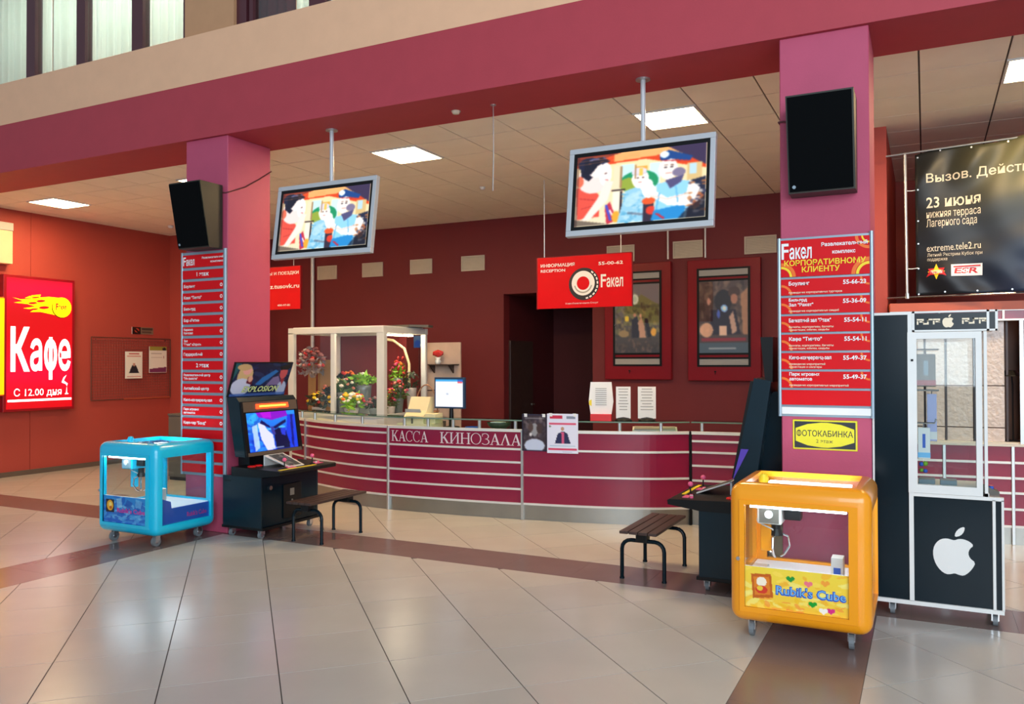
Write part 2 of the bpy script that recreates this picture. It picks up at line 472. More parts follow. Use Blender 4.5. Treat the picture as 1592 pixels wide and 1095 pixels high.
def strip_tiles(x0, y0, x1, y1, along):
    n = round(((x1-x0) if along == 'x' else (y1-y0))/0.612); me = None
    for k in range(n):
        if along == 'x': w = (x1-x0)/n; b = (x0+k*w, y0, x0+(k+1)*w, y1)
        else: w = (y1-y0)/n; b = (x0, y0+k*w, x1, y0+(k+1)*w)
        cx, cy = (b[0]+b[2])/2, (b[1]+b[3])/2; hx, hy = (b[2]-b[0])/2-.0008, (b[3]-b[1])/2-.0008
        if me is None: o = MB().box((-hx, -hy, -.006), (hx, hy, 0)).build('dark_floor_tile', 'tile_dark', floor); me = o.data
        else: o = link('dark_floor_tile', me, floor)
        o.location = (cx, cy, 0)
strip_tiles(-12.44, 6.083, 3.6, 6.621, 'x'); strip_tiles(-6.95, 0.7, -6.331, 6.081, 'y'); strip_tiles(-0.911, 1.8, -0.311, 6.081, 'y')

# ceiling with its lay-in panels
ceiling = struct(MB().box((-12.64, 6.79, ZC+.012), (3.7, 14.1, ZC+.15)).build('ceiling', 'ceiling_grid'))
LAMPS = [0.58, -2.47, -5.52, -8.57, -11.62]
xs = [-0.03+0.61*k for k in range(-21, 7)]; ys = [6.81+0.61*k for k in range(0, 9)]
pm = None
for x in xs:
    for y in ys:
        x0, x1, y0, y1 = max(x, XW)+.007, min(x+.61, 3.5)-.007, y+.007, min(y+.61, YB)-.007
        if x1-x0 < .05 or y1-y0 < .05: continue
        if abs(y-7.42) < .01 and any(abs(x-l) < .12 for l in LAMPS): continue
        if x1-x0 > .594 and y1-y0 > .594:
            if pm is None: o = MB().box((-.298, -.298, 0), (.298, .298, .0115)).build('ceiling_panel', 'ceiling_tile', ceiling); pm = o.data
            else: o = link('ceiling_panel', pm, ceiling)
            o.location = ((x0+x1)/2, (y0+y1)/2, ZC)
        else: MB().box((x0, y0, ZC), (x1, y1, ZC+.0115)).build('ceiling_panel', 'ceiling_tile', ceiling)
lamp_names = ['white square ceiling light panel above the hanging black banner at the right edge',
 'white square ceiling light panel behind the pole of the right-hand television',
 'white square ceiling light panel above and right of the left-hand television',
 'white square ceiling light panel mostly hidden behind the left column',
 'white square ceiling light panel near the orange-red wall above the cafe sign']
lx_ = [x for l in LAMPS for x in xs if abs(x-l) < .12]
proto = None
for lx, lab in zip(lx_, lamp_names):
    t = thing('ceiling_light', lab, 'ceiling light', (lx+.305, 7.725, ZC), 0, 'square ceiling lights')
    mb = MB()
    for a, b in (((-.3, -.3), (.3, -.28)), ((-.3, .28), (.3, .3)), ((-.3, -.28), (-.28, .28)), ((.28, -.28), (.3, .28))):
        mb.box((a[0], a[1], -.012), (b[0], b[1], .011))
    mb.build('light_frame', 'white', t)
    MB().box((-.28, -.28, -.006), (.28, .28, .008)).build('diffuser', 'lamp', t)

# walls
mb = MB()
mb.box((-12.64, YB, 0), (-6.124, YB+.2, 4.2)).box((-4.583, YB, 0), (-.4, YB+.2, 4.2)).box((-6.124, YB, 2.83), (-4.583, YB+.2, 4.2))
struct(mb.build('wall_back', 'burgundy'))
struct(MB().box((-.4, YB, 0), (3.7, YB+.2, 4.2)).build('wall_back_right', 'terracotta'))
mb = MB()
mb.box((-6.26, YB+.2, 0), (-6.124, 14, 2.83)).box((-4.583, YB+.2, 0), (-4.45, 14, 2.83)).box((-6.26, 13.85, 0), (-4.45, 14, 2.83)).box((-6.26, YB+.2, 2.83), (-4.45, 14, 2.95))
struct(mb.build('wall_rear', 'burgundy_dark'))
d1 = struct(MB().box((-6.124, 12.02, 0.0), (-6.085, 12.88, 2.08), .006).build('door_1', 'wood_dark'))
MB().cyl((-6.085, 12.80, 1.0), (-6.03, 12.80, 1.0), .012).box((-6.04, 12.70, .985), (-6.02, 12.815, 1.015)).build('door_handle', 'steel', d1)
mb = MB().box((-12.64, 3.0, 0), (XW, 8.02, 4.2)).box((-12.64, 8.028, 0), (XW, YB, 4.2)).box((-12.64, 8.02, 0), (XW-.012, 8.028, 4.2))
struct(mb.build('wall_left', 'terracotta'))
struct(MB().box((XW, 10.66, 0), (-11.3, YB, ZC)).build('wall_side', 'terracotta'))
struct(MB().box((XW, 3.0, 0), (XW+.022, 10.66, .075), .004).build('baseboard_left', 'skirting'))
struct(MB().box((-.45, 8.98, 0), (-.335, YB, ZC)).build('wall_partition', 'terracotta'))
struct(MB().box((3.5, 6.8, 0), (3.7, YB, 4.2)).build('wall_right', 'terracotta'))
# beam, gallery parapet and upper storey
struct(MB().box((-13.5, YBEAM, 4.038), (6, 6.80, 4.616)).build('trim_1', 'beam_red'))
struct(MB().box((-13.5, YBEAM-.002, 4.616), (6, 6.60, 5.122)).build('trim_2', 'peach'))
mb = MB().box((-7.20, 6.36, 5.122), (-6.478, 6.70, 7.6)).box((-13.5, 6.40, 5.122), (-12.2, 6.70, 7.6)).box((-3.4, 6.40, 5.122), (6, 6.70, 7.6)).box((-13.5, 6.40, 7.2), (6, 6.70, 7.6))
struct(mb.build('wall_upper', 'tan_wall'))
def upper_window(name, bars, x0, x1):
    f = MB()
    for a, b in bars: f.box((a, 6.40, 5.122), (b, 6.50, 7.2))
    f.box((x0, 6.41, 5.122), (x1, 6.49, 5.15)).box((x0, 6.41, 7.14), (x1, 6.49, 7.2))
    w = struct(f.build(name, 'maroon_frame'))
    es = sorted(bars)
    for (a, b), (c, d) in zip(es, es[1:]):
        if c-b > .1: MB().box((b, 6.44, 5.15), (c, 6.446, 7.14)).build('pane', 'glass_window', w)
    return w
upper_window('window_1', [(-12.2, -12.05), (-11.12, -10.97), (-10.03, -9.86), (-9.07, -8.915), (-8.10, -7.92), (-7.27, -7.20)], -12.2, -7.2)
upper_window('window_2', [(-6.478, -6.34), (-6.30, -6.25), (-5.50, -5.30), (-4.4, -4.25), (-3.5, -3.4)], -6.478, -3.4)
def sheer(m):
    n_ = m.node_tree; out = n_.nodes['Material Output']; b = n_.nodes['Principled BSDF']
    tr = n_.nodes.new('ShaderNodeBsdfTranslucent'); tr.inputs[0].default_value = b.inputs['Base Color'].default_value
    mx = n_.nodes.new('ShaderNodeMixShader'); mx.inputs[0].default_value = 0.5
    n_.links.new(b.outputs[0], mx.inputs[1]); n_.links.new(tr.outputs[0], mx.inputs[2]); n_.links.new(mx.outputs[0], out.inputs[0])
sheer(MATS['curtain_white'])
def curtain(x0, x1, mat, label, group=None, amp=.028, per=.13, seed=0):
    g = random.Random(seed); n = int((x1-x0)/.018); ph = g.uniform(0, 6)
    fr = []; z0, z1 = 5.13, 7.1
    for side in (0, 1):
        for i in range(n+1):
            x = x0+(x1-x0)*i/n; y = 6.62 + amp*math.sin(x*2*PI/per+ph) + .4*amp*math.sin(x*2*PI/per*.47+ph*2) + side*.004
            fr.append((x, y))
    mb = MB(); A = fr[:n+1]; B = fr[n+1:][::-1]
    mb.prism(A+B, lambda u, v, d: (u, v, d), z0, z1)
    return tag(mb.build('curtain', mat, None, True), label, 'curtain', group)
curtain(-10.95, -9.88, 'curtain_white', 'white gathered curtain in the upper window at the far left edge', 'white curtains upstairs', seed=1)
curtain(-9.86, -9.02, 'curtain_white', 'white gathered curtain in the second pane of the upper left window', 'white curtains upstairs', seed=2)
curtain(-9.0, -8.02, 'curtain_white', 'white gathered curtain in the third pane of the upper left window', 'white curtains upstairs', seed=3)
curtain(-8.0, -7.22, 'curtain_white', 'white gathered curtain in the last pane before the tan pier', 'white curtains upstairs', seed=4)
curtain(-6.46, -5.86, 'curtain_red', 'dark red curtain upstairs just right of the tan pier', seed=5)
curtain(-5.84, -5.42, 'curtain_white', 'narrow white curtain beside the dark red one upstairs', 'white curtains upstairs', seed=6)
curtain(-5.40, -3.5, 'curtain_white', 'white curtain upstairs at the right end of the windows', 'white curtains upstairs', seed=7)
struct(MB().box((-13.5, 9.0, 4.3), (6, 9.1, 7.6)).box((-13.5, 6.7, 7.5), (6, 9.0, 7.6)).box((-13.5, 6.6, 4.3), (6, 9.0, 4.4)).build('wall_upstairs', 'tan_wall'))

# columns
def column(x0, x1, lab):
    o = struct(MB().box((x0, 6.117, 0), (x1, 6.725, 4.04), .006, 1).build('column', 'raspberry')); o['label'] = lab; return o
column(-6.90, -6.31, 'raspberry column behind the turquoise claw machine')
column(-0.924, -0.334, 'raspberry column behind the orange claw machine')

# ================================================================== CLAW MACHINES
def casters(root, pts, h, r=.044, name='caster'):
    for x, y in pts:
        c = MB().box((x-.03, y-.03, h-.012), (x+.03, y+.03, h)).box((x-.022, y-.03, r), (x-.015, y+.02, h-.01)).box((x+.015, y-.03, r), (x+.022, y+.02, h-.01)).build(name, 'chrome', root)
        w = MB().cyl((x-.014, y-.012, r), (x+.014, y-.012, r), r, seg=16).build('wheel', 'wheel_grey', c, False); MB().cyl((x-.017, y-.012, r), (x+.017, y-.012, r), r*.45, seg=10).build('hub', 'chrome', c)
def claw_machine(label, loc, plastic, graphic, accent):
    """front faces -Y; width .82, depth .74"""
    t = thing('claw_machine', label, 'claw machine', loc, 0, 'claw machines')
    w, d, zb, zt = .41, .37, .105, .965
    body = MB().box((-w, -d, zb), (w, d, zt), .075, 5).build('tmp', plastic).data
    for o in [o for o in bpy.data.objects if o.data == body]: bpy.data.objects.remove(o)
    body = boolean(body, [((-w+.045, -d+.04, zb+.08), (w-.045, d-.04, zt-.035)),
                          ((-.315, -d-.1, .205), (.285, -d+.1, .835)), ((-.30, d-.1, .36), (.30, d+.1, .835)),
                          ((w-.1, -.29, .205), (w+.1, .29, .835)), ((-w-.1, -.29, .36), (-w+.1, .29, .835)),
                          ((-.32, -.28, zt-.1), (.32, .29, zt+.1))])
    b = autosmooth(link('shell', body, t), .6)
    mb = MB()    # raised door frame on the front
    o, i_ = (-.345, .335, .175, .865), (-.315, .285, .205, .835)
    y0, y1 = -d-.008, -d+.01
    mb.box((o[0], y0, o[2]), (i_[0], y1, o[3])).box((i_[1], y0, o[2]), (o[1], y1, o[3])).box((i_[0], y0, o[2]), (i_[1], y1, i_[2])).box((i_[0], y0, i_[3]), (i_[1], y1, o[3]))
    dr = mb.build('door_frame', plastic, t)
    MB().cyl((-.352, y0-.01, .50), (-.352, -d, .50), .012).build('lock', 'chrome', dr)
    MB().box((-.315, -d+.018, .455), (.285, -d+.022, .835)).build('front_pane', 'glass_pane', t)
    MB().box((w-.022, -.29, .205), (w-.018, .29, .835)).build('side_pane', 'glass_pane', t)
    MB().box((-w+.018, -.29, .36), (-w+.022, .29, .835)).build('side_pane', 'glass_pane', t)
    MB().box((-.30, d-.022, .36), (.30, d-.018, .835)).build('back_pane', 'glass_pane', t)
    MB().box((-.32, -.28, zt-.022), (.32, .29, zt-.018)).build('top_pane', 'glass_pane', t)
    # printed boards
    bd = MB().box((-.315, -d+.012, .205), (.285, -d+.03, .455)).build('front_board', 'toy_board', t)
    graphic(bd, lambda u, v: (-.315+.6*u, -d+.010, .205+.25*v))
    sb = MB().prism([(-.29, .205), (.29, .205), (.29, .345), (-.16, .345), (-.17, .41), (-.29, .455)], lambda u, v, dd: (w-.03+dd, u, v), -.012, 0).build('side_board', 'ink_blue' if plastic[0] == 'c' else 'ink_orange', t)
    tx = MB(); put_text(tx, "Rubik's Cube", .02, .24, .045, lambda u, v: (w-.0285, u, v), w=.24, bold=.02); tx.build('lettering', 'ink_pink', sb)
    # inside
    MB().box((-w+.05, -d+.045, .30), (w-.05, d-.045, .345)).build('prize_floor', 'toy_board', t)
    MB().box((-w+.05, -d+.045, .345), (-.20, -.16, .43)).build('prize_chute', 'glass_pane', t)
    g = MB().box((-.30, -.30, .862), (.30, -.26, .885)).box((-.30, .24, .862), (.30, .28, .885)).box((-.20, -.26, .858), (-.16, .24, .88)).build('gantry_rails', 'alu', t)
    MB().box((-.29, -.325, .812), (.27, -.285, .836)).build('lamp_tube', 'tube', t)
    MB().box((-.26, .17, .885), (.26, .25, .91)).build('lamp_tube', 'tube', t)
    c = MB().box((-.27, -.20, .69), (-.12, -.04, .835), .01).build('claw_carriage', accent, t)
    MB().box((-.255, -.206, .70), (-.135, -.20, .80)).build('carriage_badge', 'alu' if plastic[0] == 'c' else 'box_grey', c); MB().cyl((-.195, -.214, .755), (-.195, -.206, .755), .026, seg=16).build('carriage_dial', 'alu_matt', c)
    MB().box((-.265, -.10, .50), (-.20, -.06, .70), .004).build('claw_arm', plastic, t)
    MB().box((-.11, -.16, .72), (-.01, -.06, .80), .006).build('claw_motor', 'black', t)
    cl = MB().cyl((-.175, -.05, .64), (-.175, -.05, .735), .028).cyl((-.175, -.05, .60), (-.175, -.05, .64), .045, .03).build('claw_head', 'black', t)
    for k in range(3):
        a = k*2*PI/3+.4; dx, dy = math.cos(a), math.sin(a)
        MB().tube([(-.175+dx*r, -.05+dy*r, z) for r, z in ((.03, .61), (.075, .59), (.085, .53), (.05, .475), (.025, .462))], .0075, 6).build('claw_finger', 'chrome', cl)
    MB().tube([(-.24+.05*math.cos(q), -.08+.03*math.sin(q), .76-.02*q) for q in [k*.5 for k in range(14)]], .005, 5).build('coil_cable', 'white', t)
    bx = MB().box((.17, -.20, .345), (.24, -.10, .52), .004).build('prize_counter_box', 'alu_matt', t)
    MB().box((.185, -.205, .40), (.225, -.2, .46)).build('counter_window', 'ink_blue', bx)
    MB().lathe([(0, 0), (.03, 0), (.03, .03), (.022, .05), (0, .056)], (-.24, -.12, zt-.018), 12).build('top_knob', plastic if plastic[0] == 'c' else 'yellow', t)
    casters(t, [(-.29, -.25), (.29, -.25), (-.29, .25), (.29, .25)], zb+.004, .047)
    return t
def graphic_orange(par, fn):
    c = Canvas(150, 64).grad((244, 214, 70), (250, 200, 60))
    c.speck(60, .035, [(250, 236, 130), (246, 176, 50), (255, 220, 90)], seed=3)
    c.speck(26, .02, [(250, 150, 60), (245, 190, 40)], .05, .7, 1, 1, seed=4)
    for x, y, col in ((.45, .2, (30, 150, 60)), (.66, .75, (30, 160, 50)), (.62, .28, (240, 120, 130)), (.83, .86, (220, 50, 130)), (.76, .88, (250, 245, 230)), (.78, .22, (246, 160, 60))): c.ell(x-.02, y, .022, .05, col).ell(x+.02, y, .022, .05, col).poly([(x-.038, y+.02), (x+.038, y+.02), (x, y+.1)], col)
    c.poly([(.06, .18), (.26, .15), (.28, .72), (.08, .78)], (196, 96, 30)).poly([(.085, .25), (.24, .22), (.255, .65), (.10, .70)], (226, 130, 40))
    c.ell(.165, .36, .05, .12, (250, 236, 210)).ell(.165, .55, .06, .1, (214, 60, 40)).ell(.15, .52, .03, .06, (240, 200, 60))
    p = c.build('front_print', 'print_gloss', fn, par)
    q = lambda u, v: (fn(u, v)[0], fn(u, v)[1]-.0015, fn(u, v)[2])
    m1 = MB(); put_text(m1, "Rubik's Cube", .305, .38, .22, q, w=.67, bold=.055); m1.build('lettering', 'ink_blue', par)
    q2 = lambda u, v: (fn(u, v)[0], fn(u, v)[1]-.0025, fn(u, v)[2])
    m2 = MB(); put_text(m2, "Rubik's Cube", .315, .395, .20, q2, w=.655, bold=-.005); o = m2.build('lettering', None, par); o.data.materials.append(MATS['sky_ink'])
def graphic_blue(par, fn):
    c = Canvas(150, 64).grad((40, 140, 210), (30, 96, 190))
    c.speck(90, .04, [(120, 190, 230), (20, 84, 180), (60, 150, 215), (90, 170, 225)], seed=8)
    c.poly([(.3, .1), (.42, .05), (.44, .4), (.32, .45)], (150, 205, 235), .7).poly([(.55, .1), (.68, .2), (.62, .45), (.5, .35)], (20, 80, 170), .7).poly([(.75, .05), (.9, .12), (.86, .4), (.74, .35)], (130, 195, 230), .6)
    c.rect(.06, .13, .25, .62, (20, 30, 50)).ell(.155, .37, .075, .2, (236, 170, 40)).ell(.16, .33, .035, .09, (250, 220, 120)).ell(.17, .45, .03, .06, (190, 90, 30))
    c.build('front_print', 'print_gloss', fn, par)
    q = lambda u, v: (fn(u, v)[0], fn(u, v)[1]-.0015, fn(u, v)[2])
    m1 = MB(); put_text(m1, "Rubik's Cube", .32, .40, .17, q, w=.64, bold=.03); m1.build('lettering', 'ink_pink', par)
M('sky_ink', (120, 190, 236), .5)
claw_machine('orange claw machine on casters with a printed front board', (-.698, 5.575, 0), 'orange_plastic', graphic_orange, 'alu_matt')
claw_machine('turquoise blue claw machine on casters', (-6.76, 5.655, 0), 'cyan_plastic', graphic_blue, 'cyan_plastic')

# ================================================================== ARCADE CABINETS (local +X is the player's side)
def arcade(label, loc, rotz, tall):
    t = thing('arcade_cabinet', label, 'arcade machine', loc, rotz, 'arcade cabinets')
    D = .83
    MB().box((-.50, 0.005, .11), (-.002, D-.005, .60), .008).build('body', 'black_gloss', t)
    MB().box((-.52, -.004, .085), (.02, D+.004, .112), .004).build('base_plinth', 'black', t)
    for y in (0, D-.012): MB().box((-.505, y-.004, .11), (0, y+.012, .605), .003).build('side_panel', 'teal_black', t)
    MB().box((-.48, -.007, .545), (-.40, -.003, .565)).build('side_vent', 'black', t)
    cd = MB().box((-.001, .30, .16), (.012, .56, .50), .004).build('coin_door', 'black', t)
    MB().box((.012, .39, .38), (.016, .45, .45), .002).cyl((.012, .42, .33), (.017, .42, .33), .012).build('coin_slot', 'steel', cd)
    MB().cyl((0, .12, .49), (.012, .12, .49), .022, seg=14).build('front_lock', 'chrome', t)
    # control panel
    MB().prism([(-.39, .60), (-.02, .60), (.235, .635), (.24, .668), (.225, .676), (-.39, .69)], lambda u, v, d: (u, d, v), -.004, D+.004).build('control_panel', 'black', t)
    slope = lambda x: .69-.0227*(x+.39)/1.0
    ih = lambda u: slope(u)+.10*max(0, (.10-u)/.28)
    p = MB().prism([(-.18, .22), (.10, .28), (.10, .50), (-.18, .50)], lambda u, v, d: (u, v, ih(u)+d), -.004, .006).prism([(-.18, .22), (-.165, .22), (-.165, .50), (-.18, .50)], lambda u, v, d: (u, v, slope(u)+d), 0, .10).build('instruction_plate', 'alu_matt', t)
    pc = Canvas(24, 24, (60, 64, 62)).speck(60, .05, [(120, 130, 120), (30, 34, 36), (150, 150, 140)], seed=5)
    pc.build('instruction_print', 'print', quad((.085, .30, ih(.085)+.0075), (.085, .475, ih(.085)+.0075), (-.165, .475, ih(-.165)+.0075), (-.165, .265, ih(-.165)+.0075)), p)
    MB().box((.165, .05, .672), (.195, .58, .681)).build('yellow_strip', 'yellow', t)
    for y in (.19, .60):
        j = MB().lathe([(.03, 0), (.03, .006), (.012, .014), (.006, .018), (.006, .07)], (.12, y, slope(.12)), 12).build('joystick', 'black', t)
        MB().ball((.12, y, .765), .021, 2).build('joystick_ball', 'pink', j, True)
        MB().box((.10, y+.03, .678), (.15, y+.14, .684), .002).build('button_plate', 'pink', t)
        for k in range(3): MB().cyl((.10-.012*k, y+.05+.045*k, .678), (.10-.012*k, y+.05+.045*k, .694), .014, seg=12).build('button', 'pink' if k != 1 else 'white', t)
    for y in (.10, .19, .70): MB().lathe([(.042, 0), (.042, .008), (.034, .013), (0, .015)], (-.22, y, slope(-.22)), 16).build('speaker_disc', 'red_plastic', t)
    # monitor module, leaning back
    if tall:
        prof = [(-.262, .70), (-.262, .86), (-.41, 1.60), (-.53, 1.58), (-.40, .70)]
        A, B = Vector((-.265, 0, .86)), Vector((-.405, 0, 1.585))
    else:
        prof = [(-.215, .79), (-.30, 1.335), (-.335, 1.375), (-.46, 1.375), (-.46, 1.36), (-.345, .79)]
        A, B = Vector((-.215, 0, .79)), Vector((-.30, 0, 1.335))
    MB().prism([(-.48, .60), (-.33, .60), (-.33, .86), (-.48, 1.3)], lambda u, v, d: (u, d, v), .18, D-.18).build('neck', 'black', t)
    mh = MB().prism(prof, lambda u, v, d: (u, d, v), 0.005, D-.005).build('monitor_housing', 'teal_black', t)
    up = (B-A); n = Vector((up.z, 0, -up.x)).normalized(); L = up.length; up.normalize()
    P = lambda y, s, o=0: tuple(A + up*s + n*o + Vector((0, y, 0)))
    def slab(mb, y0, y1, s0, s1, o0, o1):
        vs = [mb.bm.verts.new(P(y, s, o)) for o in (o0, o1) for y, s in ((y0, s0), (y1, s0), (y1, s1), (y0, s1))]
        for f in ((0, 1, 2, 3), (7, 6, 5, 4), (0, 4, 5, 1), (1, 5, 6, 2), (2, 6, 7, 3), (3, 7, 4, 0)): mb.bm.faces.new([vs[i] for i in f])
        return mb
    top = L-.01
    for q0, q1 in ((.01, .06), (D-.06, D-.01)): bz = MB(); slab(bz, q0, q1, .0, top, 0, .02); bz.build('bezel_side', 'black', t)
    for q0, q1 in ((.0, .035), (top-.10, top)): bz = MB(); slab(bz, .03, D-.03, q0, q1, 0, .024); bz.build('bezel_bar', 'bezel_bronze', t)
    lr = MB(); slab(lr, .20, D-.17, top-.075, top-.025, .024, .034); l = lr.build('marquee_light', 'led_red', t)
    lr = MB(); slab(lr, .24, D-.21, top-.058, top-.042, .034, .038); lr.build('light_core', 'led_core', l)
    h = top-.105-.04
    c = Canvas(96, 72).grad((40, 150, 250), (20, 60, 215))
    c.speck(50, .05, [(60, 190, 255), (20, 100, 240), (10, 50, 190)], 0, 0, .3, 1, .5, seed=11)
    c.poly([(.2, 0), (.82, 0), (.84, .14), (.5, .22), (.25, .12)], (140, 20, 205)).poly([(.28, 0), (.5, 0), (.5, .16), (.34, .14)], (190, 20, 225))
    c.poly([(.22, .28), (.3, .24), (.42, .5), (.5, .6), (.52, .98), (.36, 1), (.26, .7)], (226, 226, 252)).poly([(.3, .2), (.46, .38), (.45, .42), (.26, .28)], (12, 16, 90)).poly([(.52, .4), (.8, .22), (.8, .3), (.56, .46)], (10, 14, 80))
    c.poly([(.52, .5), (.66, .42), (.86, .6), (.82, 1), (.55, 1)], (8, 10, 60)).poly([(.46, .4), (.52, .38), (.56, .6), (.5, .62)], (60, 60, 160)).ell(.43, .45, .05, .025, (90, 200, 255)).ell(.7, .42, .07, .03, (80, 190, 255)).poly([(.84, .1), (1, .1), (1, 1), (.86, 1), (.78, .6)], (24, 60, 230)).poly([(.9, .1), (.95, .1), (.92, 1), (.88, .9)], (10, 20, 130)).rect(.45, .93, .7, .96, (190, 210, 255), .7).poly([(.1, .35), (.2, .3), (.22, .9), (.12, 1)], (210, 235, 255), .8).poly([(.66, .46), (.78, .46), (.76, .66), (.68, .62)], (40, 60, 220))
    c.blur(1)
    sc_ = MB(); slab(sc_, .06, D-.06, .036, .036+h, 0, .006); so = sc_.build('screen', 'black', t)
    c.build('screen_picture', 'screen_arcade', lambda u, v: P(.062+(D-.124)*u, .038+(h-.004)*v, .0075), so)
    if not tall:
        m0, m1 = Vector((-.445, 0, 1.375)), Vector((-.335, 0, 1.725)); mu = (m1-m0); mn = Vector((mu.z, 0, -mu.x)).normalized()
        vs = lambda y, s, o: tuple(m0+mu*s+mn*o+Vector((0, y, 0)))
        mq = MB()
        bb = [mq.bm.verts.new(vs(y, s, o)) for o in (-.02, 0) for y, s in ((.0, 0), (D-.03, 0), (D-.0, 1), (.0, 1))]
        for f in ((0, 1, 2, 3), (7, 6, 5, 4), (0, 4, 5, 1), (1, 5, 6, 2), (2, 6, 7, 3), (3, 7, 4, 0)): mq.bm.faces.new([bb[i] for i in f])
        mo = mq.build('marquee', 'black', t)
        c = Canvas(110, 70).grad((14, 26, 58), (30, 40, 84))
        c.speck(50, .04, [(20, 40, 90), (8, 16, 44), (40, 60, 110)], .3, 0, 1, .8, .6, seed=21)
        c.poly([(0, 0), (.1, 0), (.05, .3), (0, .5)], (30, 90, 100)).ell(.2, .4, .13, .36, (206, 180, 130)).ell(.22, .22, .075, .13, (226, 168, 160)).ell(.16, .12, .12, .10, (196, 170, 120)).ell(.16, .72, .17, .26, (196, 208, 238)).poly([(.26, .4), (.34, .5), (.34, .66), (.24, .6)], (90, 20, 40)).ell(.3, .48, .04, .1, (220, 170, 150))
        c.poly([(.4, .66), (.5, .45), (.72, .2), (.78, .26), (.62, .5), (.5, .68)], (34, 110, 190)).ell(.88, .3, .07, .2, (190, 84, 90)).poly([(.78, .12), (.98, .04), (.96, .2), (.82, .22)], (16, 14, 26)).poly([(.7, .45), (.8, .4), (.88, .68), (.6, .7)], (120, 110, 160)).ell(.9, .8, .09, .24, (170, 190, 226)).poly([(.84, .5), (.93, .5), (.9, .7)], (150, 50, 60)).rect(0, .92, 1, 1, (70, 110, 190), .8)
        c.blur(1); c.build('marquee_picture', 'marquee_print', lambda u, v: vs(.008+(D-.02)*u-.02*u*(1-v), .02+.96*v, .0015), mo)
        for nm, mt, off, bo in (('title_shadow', 'ink_dark', .003, .05), ('title_lettering', 'title_ink', .0045, .02)):
            tx = MB(); put_text(tx, 'EXPLOSION', .19, .13, .17, lambda u, v: vs(.008+(D-.02)*u, .02+.96*v, off), w=.62, bold=bo, shear=.18); tx.build(nm, mt, mo)
    else:
        MB().prism([(-.255, .85), (-.315, 1.08), (-.37, 1.08), (-.262, .86)], lambda u, v, d: (u, d, v), D-.004, D+.004).build('screen_light_patch', 'purple', t)  # purple colour stands in for screen light on the side panel
        MB().prism([(-.44, .64), (-.44, 1.35), (-.53, 1.5), (-.60, 1.5), (-.60, .62)], lambda u, v, d: (u, d, v), .10, D-.10).build('rear_hood', 'black_gloss', t)
        MB().prism([(-.45, 1.90), (-.485, 1.57), (-.535, 1.57), (-.54, 1.90)], lambda u, v, d: (u, d, v), .30, D-.04).build('marquee', 'black', t)
    casters(t, [(-.43, .06), (-.05, .06), (-.43, D-.06), (-.05, D-.06)], .088, .034)
    return t
M('bezel_bronze', (110, 98, 84), .35, metal=.4); M('title_ink', (206, 230, 160), .4)
arcade('black arcade cabinet with a lit blue screen and illustrated marquee', (-5.77, 6.03, 0), 0, False)
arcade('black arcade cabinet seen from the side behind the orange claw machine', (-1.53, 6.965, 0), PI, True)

# ================================================================== BENCHES
def bench(label, loc):
    t = thing('bench', label, 'bench', loc, 0, 'player benches')
    for k in range(4):
        x = -.15+.077*k
        MB().box((x, -.43, .380), (x+.069, .43, .402), .004).build('seat_slat', 'wood_dark', t)
    for y in (-.30, .30):
        pts = [(-.172, y, 0), (-.172, y, .235)] + [(-.172+.075*(1-math.cos(a)), y, .235+.075*math.sin(a)) for a in (.4, .8, 1.2, PI/2)]
        pts += [(-p[0], p[1], p[2]) for p in pts[::-1]]
        MB().tube(pts, .016, 10).cyl((-.172, y, 0), (-.172, y, .012), .02).cyl((.172, y, 0), (.172, y, .012), .02).build('leg_arch', 'black_gloss', t, False)
        MB().box((-.045, y-.045, .305), (.045, y+.045, .382), .004).build('seat_bracket', 'black', t)
    MB().box((-.035, -.34, .358), (.035, .34, .380)).build('seat_beam', 'black', t)
    return t
bench('slatted dark bench beside the arcade cabinet with the lit screen', (-5.29, 6.44, 0))
bench('slatted dark bench next to the orange claw machine', (-2.0, 6.545, 0))

# ================================================================== PRIZE CABINET (front faces -Y)
FRUIT = [(.50, .76), (.58, .80), (.68, .80), (.79, .76), (.87, .68), (.79, .60), (.76, .50), (.79, .40), (.90, .31), (.85, .19), (.76, .07), (.67, 0), (.58, .01), (.50, .04), (.42, .01), (.33, 0), (.22, .07), (.13, .2), (.08, .36), (.08, .54), (.14, .68), (.24, .77), (.36, .79), (.44, .77)]
LEAF = [(.50, .83), (.52, .94), (.59, 1.03), (.70, 1.08), (.69, .97), (.62, .87)]
def fruit(mb, cx, cz, h, fn):
    for pl in (FRUIT, LEAF):
        P = [(cx+(u-.5)*h, cz+(v-.5)*h) for u, v in pl]; n = len(P); Q = []
        for i in range(n):   # one round of corner cutting keeps the outline soft
            a, b = P[i], P[(i+1) % n]
            Q += [(a[0]*.75+b[0]*.25, a[1]*.75+b[1]*.25), (a[0]*.25+b[0]*.75, a[1]*.25+b[1]*.75)]
        mb.flat(Q, fn)
def psp(mb, x, z, w, h, fn):
    s = h*.26; L = w/3*.88
    def bar(u0, v0, u1, v1): mb.flat([(x+u0, z+v0), (x+u1, z+v0), (x+u1, z+v1), (x+u0, z+v1)], fn)
    for k, ch in enumerate('PSP'):
        o = k*w/3
        if ch == 'P': bar(o, 0, o+s, h*.62); bar(o, h-s, o+L, h); bar(o+L-s, h*.45, o+L, h-s); bar(o+s*1.6, h*.36, o+L, h*.36+s)
        else: bar(o-s, 0, o+L*.55, s); bar(o+L*.55-s, s, o+L*.55, h*.62); bar(o+L*.3, h*.5, o+L*.55, h*.5+s*.6); bar(o+L*.3, h*.5, o+L*.3+s, h); bar(o+L*.3, h-s, o+L*1.08, h)
